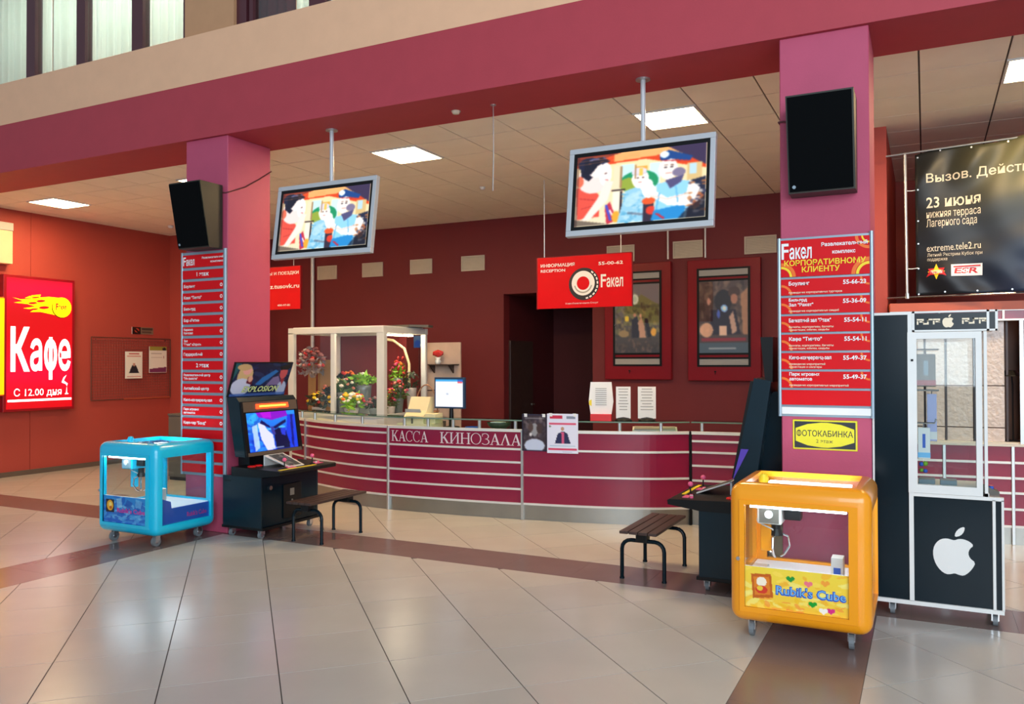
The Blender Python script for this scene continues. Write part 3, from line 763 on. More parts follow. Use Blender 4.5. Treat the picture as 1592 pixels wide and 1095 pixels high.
def prize_cabinet():
    t = thing('prize_cabinet', 'tall black prize cabinet with white trim, glass window and white fruit emblem', 'prize machine', (.055, 6.15, 0))
    x0, xm, x1, dp = -.385, -.135, .385, .55
    MB().box((x0, .012, .11), (xm-.012, dp, 2.04)).build('tall_body', 'black_gloss', t)
    MB().box((xm-.012, .012, .11), (x1-.005, dp, .82)).build('lower_body', 'black_gloss', t)
    tr = MB()
    for a, b in (((x0, -.004, .085), (x1, .03, .112)), ((x0, -.002, 2.035), (xm, .03, 2.052)), ((x0, 0, .11), (x0+.012, .03, 2.04)), ((xm-.028, -.004, .11), (xm, .03, 2.04)), ((xm, -.004, .815), (x1+.002, .03, .838)), ((x1-.062, -.004, .11), (x1-.045, .03, .82)), ((x1-.012, -.004, .11), (x1+.002, .03, .82)), ((x0, .03, .085), (x0+.015, dp, .112)), ((x1-.015, .03, .085), (x1, dp, .112))): tr.box(a, b)
    tr.build('white_trim', 'white', t)
    e = MB(); fruit(e, (xm+x1)/2-.02, .46, .30, lambda u, v: (u, .0095, v)); e.build('fruit_emblem', 'white', t)
    # header
    hd = MB().box((xm, .0, 1.925), (x1-.03, dp, 2.04)).build('header_box', 'black_gloss', t)
    hz0, hz1 = 1.918, 2.055
    tr = MB()
    for a, b in (((xm, -.008, hz0), (x1-.025, .02, hz0+.012)), ((xm, -.008, hz1-.012), (x1-.025, .02, hz1)), ((xm, -.008, hz0), (xm+.014, .02, hz1)), ((x1-.085, -.008, hz0), (x1-.07, .02, hz1)), ((x1-.037, -.008, hz0), (x1-.022, .02, hz1))): tr.box(a, b)
    tr.build('header_trim', 'white', hd)
    l = MB(); fn = lambda u, v: (u, -.0015, v)
    psp(l, xm+.028, 1.966, .145, .038, fn); l.build('header_lettering', 'ink_cream', hd); l = MB(); psp(l, .075+.085, 1.966, .145, .038, fn); l.build('header_lettering', 'ink_cream', hd)
    l = MB(); fruit(l, xm+.215, 1.985, .082, fn); l.build('header_emblem', 'ink_cream', hd)
    # glazed show window
    f0, f1, z0, z1 = xm-.03, x1-.115, .84, 1.915
    fr = MB().box((f0, -.012, z0), (f0+.055, .04, z1)).box((f1-.035, -.012, z0), (f1, .04, z1)).box((f0+.055, -.012, z0), (f1-.035, .04, z0+.055)).box((f0+.055, -.012, z1-.045), (f1-.035, .04, z1))
    fr.box((f1+.012, -.002, z0), (f1+.035, dp-.01, z0+.02)).box((f1+.012, -.002, z0), (f1+.03, .03, z1)).box((f1+.012, dp-.04, z0), (f1+.03, dp-.01, z1))
    fr.build('window_frame', 'white', t)
    MB().box((f0+.03, .012, z0+.05), (f1-.03, .017, z1-.04)).build('front_pane', 'glass_pane', t)
    MB().box((f1+.018, .03, z0+.02), (f1+.022, dp-.04, z1)).build('side_pane', 'glass_pane', t)
    MB().box((xm, dp-.017, z0), (f1, dp-.012, z1)).build('back_pane', 'glass_pane', t)
    MB().box((f0+.04, .02, z0), (f1-.01, dp-.02, z0+.03)).build('window_floor', 'toy_board', t)
    for z in (1.80, 1.52): 
        MB().cyl((xm, .2, z), (xm+.16, .2, z), .006, seg=8).build('hanging_rod', 'chrome', t)
    MB().tube([(xm, .10, 1.30), (xm+.13, .10, 1.30), (xm+.14, .10, 1.33)], .006, 6).build('hanging_rod', 'chrome', t)
    MB().box((f0+.02, -.016, 1.72), (f0+.035, -.011, 1.735)).build('window_lock', 'black', t)
    k = MB().prism([(0, 0), (.10, 0), (.10, .02), (.03, .055), (0, .055)], lambda u, v, d: (x1-.115+u, .10+d, .838+v), 0, .10).build('control_pod', 'box_grey', t)
    MB().cyl((x1-.06, .13, .872), (x1-.06, .13, .893), .014, seg=12).build('push_button', 'ink_blue', k)
    MB().cyl((x1-.06, .17, .872), (x1-.06, .17, .893), .014, seg=12).build('push_button', 'red_plastic', k)
    casters(t, [(-.27, .06), (.335, .06), (-.27, dp-.07), (.335, dp-.07)], .09, .034)
    return t
prize_cabinet()
def carton(label, x, y, z, w, h, d, main, band, band2=None, hook=True):
    t = thing('prize_box', label, 'prize box', (x, y, z), 0)
    MB().box((-w/2, -d/2, 0), (w/2, d/2, h), .003).build('carton', main, t)
    MB().box((-w/2-.001, -d/2-.001, h*.04), (w/2+.001, d/2, h*.2)).build('printed_band', band, t)
    if band2: MB().box((-w*.12, -d/2-.001, h*.35), (w*.12, d/2, h*.8)).build('printed_picture', band2, t)
    if hook: MB().cyl((0, 0, h), (0, 0, h+.03), .003, seg=6).build('hang_tab', 'chrome', t)
carton('grey boxed prize hanging at the top of the glass prize cabinet', .0, 6.35, 1.545, .12, .225, .05, 'box_grey', 'red_dark', 'blue_grey')
carton('white and light blue boxed prize hanging halfway down the prize cabinet', -.015, 6.24, 1.06, .075, .21, .03, 'white', 'sky_ink', 'ink_blue')
carton('lilac boxed prize hanging just behind the white and blue one', .035, 6.36, 1.17, .06, .325, .03, 'lilac', 'white', None, True) if M('lilac', (178, 182, 222), .5) else None
tg = thing('toy_charm', 'small green and blue toy hanging low in the prize cabinet window', 'toy', (-.02, 6.25, .955))
MB().ball((.012, 0, .07), .017, 2).ball((-.012, 0, .025), .014, 2).build('green_bead', 'leaf_bright', tg, True); MB().ball((-.012, 0, .065), .016, 2).ball((.012, 0, .02), .015, 2).build('blue_bead', 'ink_blue', tg, True)
MB().cyl((0, 0, .08), (0, 0, .342), .0015, seg=6).build('cord', 'white', tg)
for lab, x in (('low dark carton lying at the left on the prize cabinet floor', 0.0), ('low dark carton lying in the middle of the prize cabinet floor', .13)):
    carton(lab, x, 6.30, 1.02-.15, .10, .05, .12, 'blue_grey', 'white', None, False)

# ================================================================== RECEPTION COUNTER (curved)
def catmull(P, n=8):
    P = [Vector((*p, 0)) for p in P]; Q = [P[0]*2-P[1]] + P + [P[-1]*2-P[-2]]; out = []
    for i in range(1, len(Q)-2):
        p0, p1, p2, p3 = Q[i-1:i+3]
        for k in range(n):
            t = k/n
            out.append(.5*((2*p1)+(p2-p0)*t+(2*p0-5*p1+4*p2-p3)*t*t+(3*p1-p0-3*p2+p3)*t**3))
    out.append(P[-1]); return [(p.x, p.y) for p in out]
def normals(P):
    N = []
    for i in range(len(P)):
        a, b = P[max(i-1, 0)], P[min(i+1, len(P)-1)]; d = Vector((b[0]-a[0], b[1]-a[1])).normalized(); N.append((d.y, -d.x))
    return N
CP = catmull([(-7.75, 8.68), (-7.3, 8.44), (-6.86, 8.24), (-6.25, 8.04), (-5.64, 7.96), (-4.8, 7.985), (-3.95, 8.08), (-3.33, 8.18), (-2.67, 8.36), (-2.23, 8.60)])
CN = normals(CP)
def cut(x0, x1): 
    ii = [i for i, p in enumerate(CP) if x0-1e-4 <= p[0] <= x1+1e-4]; return [CP[i] for i in ii], [CN[i] for i in ii]
LEVELS5 = [.975, .767, .622, .483, .332, .171]; LEVELS6 = [.975, .896, .767, .63, .484, .335, .171]; LEVELS3 = [.975, .767, .489, .175]
LEVELSD = [.975, .884, .767, .626, .47, .325, .171]
def counter_run(t, path, nrm, lv, top=True):
    for a, b in zip(lv, lv[1:]): 
        MB().sweep(path, nrm, b+.001, a-.001, -.02, 0).build('laminate_panel', 'laminate', t)
    for z in lv[1:]: MB().sweep(path, nrm, z-.011, z+.011, -.005, .010).build('metal_strip', 'alu_matt', t)
    MB().sweep(path, nrm, 0.0, lv[-1]-.012, -.06, -.012).build('plinth', 'steel', t)
    if top: MB().sweep(path, nrm, .955, .985, -.03, .014).build('top_rail', 'alu_matt', t)
    MB().sweep(path, nrm, .93, .955, -.36, -.02).build('worktop', 'counter_top', t)
    MB().sweep(path, nrm, 0.0, .93, -.055, -.022).build('front_carcass', 'box_grey', t)
def post(t, p, n, dark=False, z1=.985):
    c = Vector((p[0]+n[0]*.004, p[1]+n[1]*.004, 0)); a = math.atan2(n[1], n[0])
    MB().box((-.02, -.014, 0), (.016, .014, z1), .003, 1, Matrix.Translation(c) @ Matrix.Rotation(a, 4, 'Z')).build('post', 'black' if dark else 'alu', t)
def glass_shelf(t, path, nrm, z=1.075):
    MB().sweep(path, nrm, z, z+.010, -.26, -.02).build('glass_shelf', 'glass_green', t)
    MB().sweep(path, nrm, z-.002, z+.012, -.021, -.016).build('shelf_edge', 'shelf_edge', t)
M('shelf_edge', (104, 132, 116), .2)
ct = thing('reception_counter', 'long curved dark red reception counter with metal strips and glass top shelf', 'counter', (0, 0, 0))
for x0, x1, lv in ((-7.75, -5.64, LEVELS6), (-5.64, -3.95, LEVELS5), (-3.95, -2.23, LEVELS3)):
    p, n = cut(x0, x1); counter_run(ct, p, n, lv)
    glass_shelf(ct, p, n)
def at(x): 
    i = min(range(len(CP)), key=lambda k: abs(CP[k][0]-x)); return CP[i], CN[i]
for x, dk in ((-7.3, 0), (-5.64, 0), (-3.95, 0), (-2.235, 1)): post(ct, *at(x), dk)
D0_, D1_ = (-2.22, 8.60), (-.55, 8.80); dn = Vector((D1_[1]-D0_[1], -(D1_[0]-D0_[0]))).normalized(); dn = (dn.x, dn.y)
counter_run(ct, [D0_, D1_], [dn, dn], LEVELSD); glass_shelf(ct, [D0_, D1_], [dn, dn])
for x in (-7.5, -7.15, -6.62, -6.12, -5.46, -5.1, -4.77, -4.42, -4.05, -3.42, -2.88, -2.5):
    p, n = at(x); c = Vector((p[0]-n[0]*.05, p[1]-n[1]*.05, 0))
    MB().cyl((c.x, c.y, .955), (c.x, c.y, 1.076), .019, seg=12).build('shelf_post', 'alu', ct)
for x in (-2.12, -1.3): MB().cyl((x, 8.66+(x+2.2)*.12, .955), (x, 8.66+(x+2.2)*.12, 1.076), .019, seg=12).build('shelf_post', 'alu', ct)
# serif capitals, one mesh per word, bent to the front
LT = MB(); arc = [0]
for a, b in zip(CP, CP[1:]): arc.append(arc[-1]+math.hypot(b[0]-a[0], b[1]-a[1]))
i0 = min(range(len(CP)), key=lambda k: abs(CP[k][0]+5.64)); s0 = arc[i0]
def on_front(u, v, off=.003):
    s = s0+u; k = max(j for j in range(len(arc)-1) if arc[j] <= s); t = (s-arc[k])/(arc[k+1]-arc[k])
    x = CP[k][0]*(1-t)+CP[k+1][0]*t; y = CP[k][1]*(1-t)+CP[k+1][1]*t
    return (x+CN[k][0]*off, y+CN[k][1]*off, v)
SER = {  # strokes in a unit-height cell: boxes or polygons, thick and thin as in a roman face
 'К': (.72, [[(.08, 0), (.2, 0), (.2, 1), (.08, 1)], [(0, 0), (.3, 0), (.3, .045), (0, .045)], [(0, .955), (.3, .955), (.3, 1), (0, 1)], [(.2, .47), (.27, .43), (.62, 1), (.55, 1)], [(.26, .52), (.36, .62), (.68, 0), (.53, 0)], [(.46, 0), (.74, 0), (.74, .045), (.46, .045)], [(.46, .955), (.70, .955), (.70, 1), (.46, 1)]]),
 'А': (.74, [[(.08, 0), (.13, 0), (.38, .9), (.35, 1)], [(.35, 1), (.41, 1), (.68, 0), (.55, 0), (.33, .86)], [(.19, .30), (.55, .30), (.55, .35), (.19, .35)], [(0, 0), (.22, 0), (.22, .045), (0, .045)], [(.46, 0), (.76, 0), (.76, .045), (.46, .045)]]),
 'И': (.80, [[(.1, 0), (.21, 0), (.21, 1), (.1, 1)], [(.59, 0), (.7, 0), (.7, 1), (.59, 1)], [(.21, .12), (.59, .78), (.59, .88), (.21, .22)], [(.02, 0), (.29, 0), (.29, .045), (.02, .045)], [(.02, .955), (.29, .955), (.29, 1), (.02, 1)], [(.51, 0), (.78, 0), (.78, .045), (.51, .045)], [(.51, .955), (.78, .955), (.78, 1), (.51, 1)]]),
 'Н': (.80, [[(.1, 0), (.21, 0), (.21, 1), (.1, 1)], [(.59, 0), (.7, 0), (.7, 1), (.59, 1)], [(.21, .48), (.59, .48), (.59, .53), (.21, .53)], [(.02, 0), (.29, 0), (.29, .045), (.02, .045)], [(.02, .955), (.29, .955), (.29, 1), (.02, 1)], [(.51, 0), (.78, 0), (.78, .045), (.51, .045)], [(.51, .955), (.78, .955), (.78, 1), (.51, 1)]]),
 'Л': (.74, [[(.06, 0), (.12, 0), (.38, .9), (.35, 1)], [(.35, 1), (.41, 1), (.68, 0), (.55, 0), (.33, .86)], [(0, 0), (.22, 0), (.22, .045), (0, .045)], [(.46, 0), (.76, 0), (.76, .045), (.46, .045)]])}
def arcpoly(cx, cy, ro, ri, rw, a0, a1, n=18):
    o = [(cx+ro*rw*math.cos(a0+(a1-a0)*k/n), cy+ro*math.sin(a0+(a1-a0)*k/n)) for k in range(n+1)]
    i_ = [(cx+ri*(rw-.08)*math.cos(a0+(a1-a0)*k/n)*1.0, cy+ri*1.02*math.sin(a0+(a1-a0)*k/n)) for k in range(n+1)]
    return [[o[k], o[k+1], i_[k+1], i_[k]] for k in range(n)]
SER['С'] = (.72, arcpoly(.38, .5, .51, .46, .72, .75, 2*PI-.75)+[[(.62, .68), (.66, .68), (.66, 1), (.63, 1)]])
SER['О'] = (.80, arcpoly(.39, .5, .51, .46, .76, 0, 2*PI, 24))
SER['З'] = (.60, arcpoly(.26, .74, .27, .22, 1.0, -PI/2, 2.4, 12)+arcpoly(.26, .26, .27, .22, 1.15, -2.5, PI/2, 12)+[[(.03, .72), (.07, .72), (.07, .98), (.04, .98)]])
def word(s, u, z, h, w):
    mb = MB(); tot = sum(SER[c][0] for c in s); k = w/tot
    for c in s:
        a, st = SER[c]
        for pl in st: mb.flat([on_front(u+x*k, z+y*h) for x, y in pl], lambda x, y, *q: None) if False else mb.bm.faces.new([mb.bm.verts.new(on_front(u+x*k, z+y*h)) for x, y in pl])
        u += a*k
    o = mb.build('lettering', 'letter_silver', ct, fix=False); return o
M('letter_silver', (226, 212, 214), .4)
word('КАССА', .045, .805, .125, .50); word('КИНОЗАЛА', .70, .805, .125, .985)

# second counter: the booth at the right edge
bt = thing('ticket_booth', 'dark red booth counter with metal strips and frosted glass behind the prize cabinet', 'booth', (0, 0, 0))
E0, E1 = (-.31, 8.86), (1.9, 9.12); en = Vector((E1[1]-E0[1], -(E1[0]-E0[0]))).normalized(); en = (en.x, en.y)
ep, enn = [E0, E1], [en, en]
counter_run(bt, ep, enn, [.92]+LEVELS5[1:], False)
MB().sweep(ep, enn, .92, .945, -.36, .03).build('ledge', 'counter_top', bt)
yb = lambda x: 8.86+(x+.31)*.1176
for x in (.15, .72, 1.4): post(bt, (x, yb(x)), en, False, .92)
MB().sweep(ep, enn, 2.205, 2.285, -.30, .02).build('fascia', 'orange_fascia', bt)
MB().sweep(ep, enn, 2.11, 2.205, -.10, .0).build('header_panel', 'laminate', bt)
for z in (2.205, 2.11): MB().sweep(ep, enn, z-.008, z+.008, -.02, .012).build('metal_strip', 'alu_matt', bt)
for x in (-.28, .12, .655, 1.4): MB().box((x-.009, yb(x)-.016, 2.11), (x+.009, yb(x)+.01, 2.205)).build('metal_strip', 'alu_matt', bt)
for x, m_ in ((.46, 'black'), (.80, 'alu'), (1.5, 'alu'), (-.25, 'alu')): MB().box((x-.016, yb(x)-.012, .945), (x+.016, yb(x)+.03, 2.11)).build('upright', m_, bt)
for x0, x1 in ((-.22, -.02), (.0, .16), (.18, .40), (.49, .665)):
    for z0, z1 in ((.955, 1.08), (1.09, 1.48), (1.49, 2.10)):
        MB().box((x0, yb(x0)+.11, z0), (x1, yb(x0)+.118, z1)).build('frosted_pane', 'frosted', bt)
MB().box((-.3, 9.55, .0), (1.9, 9.60, 2.2)).build('inner_partition', 'brown_panel', bt)
for x in (.165, .41, .68): MB().box((x, yb(x)+.10, .945), (x+.018, yb(x)+.135, 2.11)).build('pane_frame', 'wood_dark', bt)
MB().box((.82, 9.30, .945), (1.3, 9.33, 2.11)).build('dark_curtain', 'curtain_red', bt)
lp = thing('desk_lamp', 'black lamp head sticking out of the booth window', 'lamp', (.74, yb(.74)+.18, .946))
MB().cyl((0, 0, 0), (0, 0, .02), .07).build('lamp_base', 'black', lp); MB().tube([(0, 0, .02), (0, 0, .55), (-.01, 0, .66)], .008, 6).build('lamp_arm', 'black', lp)
MB().lathe([(0, .05), (.05, .045), (.095, .0), (.10, -.01), (0, .01)], (-.02, 0, .64), 16).build('lamp_shade', 'black', lp)

# ================================================================== TELEVISIONS
def film_frame():
    c = Canvas(176, 106, (250, 240, 214)).grad((255, 226, 170), (240, 226, 190))
    c.poly([(0, 0), (1, 0), (1, .34), (.55, .13), (0, .16)], (228, 70, 26)).poly([(.3, 0), (1, 0), (1, .2), (.7, .09), (.3, .12)], (250, 180, 110)).poly([(.72, 0), (1, 0), (1, .3)], (60, 46, 80)).poly([(0, 0), (.35, 0), (.1, .1), (0, .12)], (120, 40, 30))
    c.rect(.3, .18, .36, .9, (236, 226, 190)).rect(.36, .18, .46, .5, (206, 236, 240)).rect(.47, .22, .56, .4, (232, 170, 70)).rect(.58, .2, .66, .55, (214, 238, 246)).rect(.86, .25, .97, .5, (222, 190, 130)).rect(.88, .26, .93, .4, (190, 222, 236))
    c.ell(.5, .44, .15, .16, (30, 150, 100)).ell(.42, .46, .07, .09, (150, 170, 60)).rect(.3, .55, .36, .8, (250, 244, 220)).line(.29, .53, .4, .53, .02, (40, 20, 30)).rect(.355, .55, .375, .95, (40, 22, 34))
    c.poly([(.86, .5), (1, .45), (1, 1), (.8, 1)], (36, 40, 66)).ell(.93, .75, .06, .1, (150, 80, 60)).ell(.9, .6, .05, .08, (30, 60, 90))
    # seated woman at the left
    c.poly([(.0, .45), (.12, .42), (.2, .6), (.2, .88), (.02, .9)], (232, 82, 66)).ell(.14, .34, .13, .2, (246, 226, 220)).poly([(.02, .08), (.2, .03), (.27, .1), (.2, .16), (.14, .3), (.1, .36), (.04, .28)], (22, 22, 44)).ell(.1, .12, .09, .1, (26, 28, 56)).ell(.19, .08, .05, .05, (70, 90, 160)).ell(.235, .28, .05, .16, (255, 246, 242)).poly([(.18, .62), (.24, .36), (.3, .4), (.26, .66), (.12, .92), (.06, .92)], (254, 232, 222)).ell(.03, .36, .03, .08, (230, 110, 80))
    c.poly([(.24, .75), (.28, .68), (.34, .95), (.26, 1)], (200, 50, 70)).line(.25, .72, .29, .95, .02, (70, 80, 200)).line(.28, .8, .33, .96, .014, (250, 250, 250)).ell(.33, .9, .03, .08, (240, 170, 50))
    # child in the middle
    c.poly([(.4, .55), (.5, .5), (.6, .56), (.58, 1), (.34, 1)], (150, 206, 232)).ell(.51, .4, .065, .13, (255, 248, 240)).ell(.5, .3, .06, .06, (226, 220, 232)).ell(.56, .5, .05, .09, (255, 248, 244)).speck(60, .012, [(90, 170, 210), (200, 230, 240)], .38, .58, .56, 1, .6, seed=5).line(.42, .86, .54, .9, .03, (90, 90, 110), .6)
    c.rect(.54, .75, .62, 1, (50, 40, 60)).ell(.58, .72, .05, .05, (236, 90, 40)).ell(.6, .85, .04, .06, (226, 60, 40))
    # man in a beret at the right
    c.poly([(.64, .5), (.76, .46), (.9, .5), (.88, .8), (.86, 1), (.62, 1)], (150, 214, 244)).poly([(.62, .86), (.86, .8), (.84, 1), (.6, 1)], (36, 140, 210)).ell(.72, .3, .07, .15, (255, 244, 236)).poly([(.65, .1), (.72, .04), (.9, .16), (.88, .22), (.74, .17), (.66, .18)], (24, 70, 140)).ell(.69, .1, .035, .045, (230, 244, 255)).line(.67, .18, .88, .22, .014, (180, 50, 60)).poly([(.7, .46), (.84, .4), (.82, .5), (.74, .58)], (84, 80, 124)).ell(.8, .36, .05, .06, (130, 120, 150)).poly([(.56, .62), (.62, .58), (.72, .7), (.86, .66), (.88, .48), (.96, .6), (.9, .84), (.72, .8)], (255, 244, 238)).ell(.58, .58, .05, .1, (255, 252, 250)).line(.64, .9, .7, .98, .02, (200, 40, 60))
    # faces, hands and folds
    for x, y in ((.155, .30), (.205, .29)): c.ell(x+.03, y-.02, .012, .008, (90, 60, 60))
    c.line(.235, .36, .26, .37, .012, (206, 90, 90)).ell(.17, .22, .07, .10, (255, 240, 232)).poly([(.06, .06), (.2, .03), (.25, .09), (.17, .15), (.12, .26), (.06, .26)], (20, 20, 40)).line(.1, .06, .18, .05, .02, (90, 100, 150)).line(.03, .6, .16, .64, .012, (190, 50, 46)).line(.05, .75, .14, .72, .012, (196, 56, 50))
    for x in (.49, .53): c.ell(x, .385, .01, .012, (110, 80, 80))
    c.line(.495, .45, .525, .45, .012, (190, 90, 90)).line(.46, .34, .56, .33, .02, (214, 206, 220))
    for x in (.70, .745): c.ell(x, .28, .011, .012, (70, 60, 70))
    c.line(.70, .36, .745, .36, .012, (200, 110, 100)).line(.69, .25, .72, .25, .012, (120, 90, 80)).line(.735, .25, .765, .255, .012, (120, 90, 80)).line(.66, .62, .64, .85, .012, (100, 180, 220)).line(.78, .55, .8, .78, .012, (110, 186, 226)).line(.56, .63, .72, .72, .012, (240, 206, 196)).line(.72, .72, .86, .67, .012, (240, 200, 190)).ell(.45, .68, .05, .1, (190, 226, 240), 20, .7).line(.36, .2, .36, .5, .012, (170, 130, 90)).line(.47, .2, .47, .4, .012, (170, 130, 90)).rect(.5, .25, .53, .36, (250, 200, 90))
    c.speck(40, .012, [(230, 220, 210), (60, 60, 90), (190, 120, 70)], .86, .5, 1, .95, .8, seed=9)
    for k in range(3): c.line(.0, .02+.05*k, .5, .03+.02*k, .012, (250, 150, 80), .35)
    c.rect(0, 0, .02, 1, (60, 30, 30), .5).poly([(0, .9), (.3, 1), (0, 1)], (40, 24, 24), .6).poly([(.85, .9), (1, .7), (1, 1), (.8, 1)], (16, 16, 30), .7)
    return c.blur(2)
M('tv_frame', (196, 200, 204), .35, metal=.2, noise=.02)
def television(label, x, pic):
    t = thing('television', label, 'television', (x, 6.40, 4.038), 0, 'hanging televisions')
    MB().cyl((0, .06, -.012), (0, .06, 0), .06, seg=20).build('ceiling_plate', 'alu', t)
    MB().cyl((0, .06, -.72), (0, .06, -.01), .021, seg=16).build('hanging_pole', 'tv_frame', t)
    Rm = Matrix.Translation((0, -.035, -.91)) @ Matrix.Rotation(math.radians(-8.2), 4, 'X')
    w, h = .612, .378
    def part(nm, mt, boxes, bev=0):
        mb = MB()
        for a, b in boxes: mb.box(a, b, bev)
        o = mb.build(nm, mt, t); o.data.transform(Rm); return o
    part('back_shell', 'black', [((-w+.02, -.02, -h+.02), (w-.02, .035, h-.02)), ((-w+.15, .035, -h+.12), (w-.15, .075, h-.12))], .006)
    part('mount_bracket', 'black', [((-.10, .07, -.12), (.10, .11, .26))])
    part('bezel', 'tv_frame', [((-w, -.045, h-.045), (w, .01, h)), ((-w, -.045, -h), (w, .01, -h+.048)), ((-w, -.045, -h+.048), (-w+.042, .01, h-.045)), ((w-.042, -.045, -h+.048), (w, .01, h-.045))], .004)
    sp = part('screen', 'black', [((-w+.04, -.038, -h+.046), (w-.04, -.018, h-.043))])
    bx0, bx1, bz0, bz1 = -w+.072, w-.066, -h+.078, h-.078
    o = pic.build('film_picture', 'screen', lambda u, v: (bx0+(bx1-bx0)*u, -.0395, bz0+(bz1-bz0)*v), sp); o.data.transform(Rm)
    return t
pic = film_frame()
television('silver framed television on a pole above the red information sign', -2.05, pic)
television('silver framed television on a pole above the flower kiosk', -5.26, pic)
tag(MB().tube([(-3.455, 6.49, 4.038), (-3.452, 6.49, 3.6), (-3.46, 6.49, 3.26)], .004, 6).lathe([(.025, -.008), (.025, 0)], (-3.455, 6.49, 4.038), 10).build('ceiling_cable', 'alu'), 'thin pale cord hanging loose from the beam between the two televisions', 'cord')
tag(MB().lathe([(0, -.03), (.03, -.026), (.04, -.01), (.045, 0)], (-3.85, 6.50, 4.038), 16).build('ceiling_sensor', 'vent', None, True), 'small round sensor under the red beam', 'sensor')
tag(MB().lathe([(0, -.04), (.03, -.034), (.04, 0)], (-5.285, 9.615, ZC), 14).build('ceiling_sensor', 'white', None, True), 'small white round sensor on the panelled ceiling', 'sensor')
tag(MB().lathe([(0, -.05), (.04, -.04), (.05, 0)], (-11.5, 9.87, ZC), 14).build('ceiling_spotlight', 'white', None, True), 'small white spotlight on the ceiling by the far left corner', 'spotlight')

# ================================================================== LOUDSPEAKERS
def speaker(label, x0, cable, clab):
    t = thing('loudspeaker', label, 'speaker', (x0, 6.117, 2.88), 0, 'wall loudspeakers')
    w, h = .43, .645
    MB().prism([(-.315, h), (-.19, 0), (-.02, .0), (-.02, h)], lambda u, v, d: (d, u, v), 0, w).build('cabinet', 'speaker_wood', t)
    n = Vector((0, -.645, -.125)).normalized()
    g = MB(); a = Vector((.012, -.315, h-.012)); b = Vector((.012, -.19, .012)); 
    P0 = lambda u, v, o: Vector((.012+(w-.024)*u, 0, 0)) + Vector((0, -.192-.121*v, .012+(h-.024)*v)) + n*o
    bb = [g.bm.verts.new(P0(u, v, o)) for o in (0, .014) for u, v in ((0, 0), (1, 0), (1, 1), (0, 1))]
    for f in ((3, 2, 1, 0), (4, 5, 6, 7), (0, 1, 5, 4), (1, 2, 6, 5), (2, 3, 7, 6), (3, 0, 4, 7)): g.bm.faces.new([bb[i] for i in f])
    g.build('grille', 'black_cloth', t)
    q = P0(.07, .05, .015); MB().cyl(q, q+n*.004, .012, seg=12).build('badge', 'silver_frame', t)
    MB().box((w/2-.06, -.025, .2), (w/2+.06, 0, h-.15)).build('wall_bracket', 'black', t)
    tag(MB().tube(cable, .007, 6).build('speaker_cable', 'cable'), clab, 'cable')
M('speaker_wood', (44, 42, 34), .5, noise=.08); M('cable', (96, 40, 48), .6)
speaker('black loudspeaker tilted down above the tall narrow directory', -6.79, [(-6.40, 6.10, 3.46), (-6.33, 6.11, 3.45), (-6.303, 6.12, 3.455), (-6.303, 6.35, 3.55), (-6.303, 6.55, 3.67), (-6.303, 6.73, 3.79)], 'dark cable sagging across the side of the column with the narrow directory')
speaker('black loudspeaker tilted down above the wide corporate directory', -.84, [(-.84, 6.09, 3.42), (-.90, 6.108, 3.44), (-.931, 6.112, 3.44), (-.931, 6.3, 3.45), (-.931, 6.73, 3.5)], 'dark cable leaving the loudspeaker above the wide corporate directory')

# ================================================================== DIRECTORY BOARDS
def brand(mb_w, mb_o, x, z, h, fn, bold=.03):
    put_text(mb_w, 'F', x, z, h, fn, w=h*.42, bold=bold)
    put_text(mb_w, 'акел', x+h*.47, z, h*.68, fn, w=h*1.30, bold=bold, cap=.56)
def board(name, label, loc, w, rows, rail_r, gap):
    """rows: list of (height, [ (text, x, y, h, align, ink, bold, w) ], style)"""
    t = thing(name, label, 'signboard', loc, 0)
    H = sum(r[0] for r in rows)+gap*(len(rows)+1)
    MB().box((0, -.012, -H), (w, 0, 0)).build('back_plate', 'silver_frame', t)
    MB().cyl((-.005, -.018, -H), (-.005, -.018, .0), .013, seg=10).build('side_rail', 'silver_frame', t)
    MB().cyl((w+.005, -.018, -H-.0), (w+.005, -.018, .012), .013*rail_r, seg=10).build('side_rail', 'silver_frame', t)
    z = -gap
    for hgt, texts, style in rows:
        p = MB().box((.006, -.026, z-hgt), (w-.006, -.012, z), .002, 1).build('name_plate', style[0], t)
        fn = lambda u, v: (u, -.0280, v); fa = lambda u, v: (u, -.0268, v)
        for tx, x, y, h, al, ink, bold, tw in texts:
            mb = MB()
            if tx == '@brand': brand(mb, None, x*w, z-hgt+y, h, fn, .018)
            elif tx == '@dot':
                mb.ring((x*w, z-hgt+y), h, h*.55, fa, 16)
            elif tx == '@arc':
                mb.ring((min(max(x*w, .008), w-.008), z-hgt+y), h, h*.78, fa, 16, bold, tw)
            else: put_text(mb, tx, x*w, z-hgt+y, h, fn, w=tw*w if tw else None, bold=min(bold, .022), align=al)
            mb.build('corner_arc' if tx == '@arc' else 'floor_mark' if tx == '@dot' else 'lettering', ink, p, fix=False)
        z -= hgt+gap
    return t
R_ = ('red_sign',); WH = 'ink_white'
def plain(s, s2=None):
    L = [('@dot', .93, .042, .018, 'l', WH, 0, 0)]
    if s2: L += [(s, .05, .050, .024, 'l', WH, .03, None), (s2, .05, .014, .024, 'l', WH, .03, None)]
    else: L += [(s, .05, .026, .030, 'l', WH, .035, None)]
    return (.088, L, R_)
head = lambda s: (.088, [(s, .5, .025, .042, 'c', WH, .03, None)], R_)
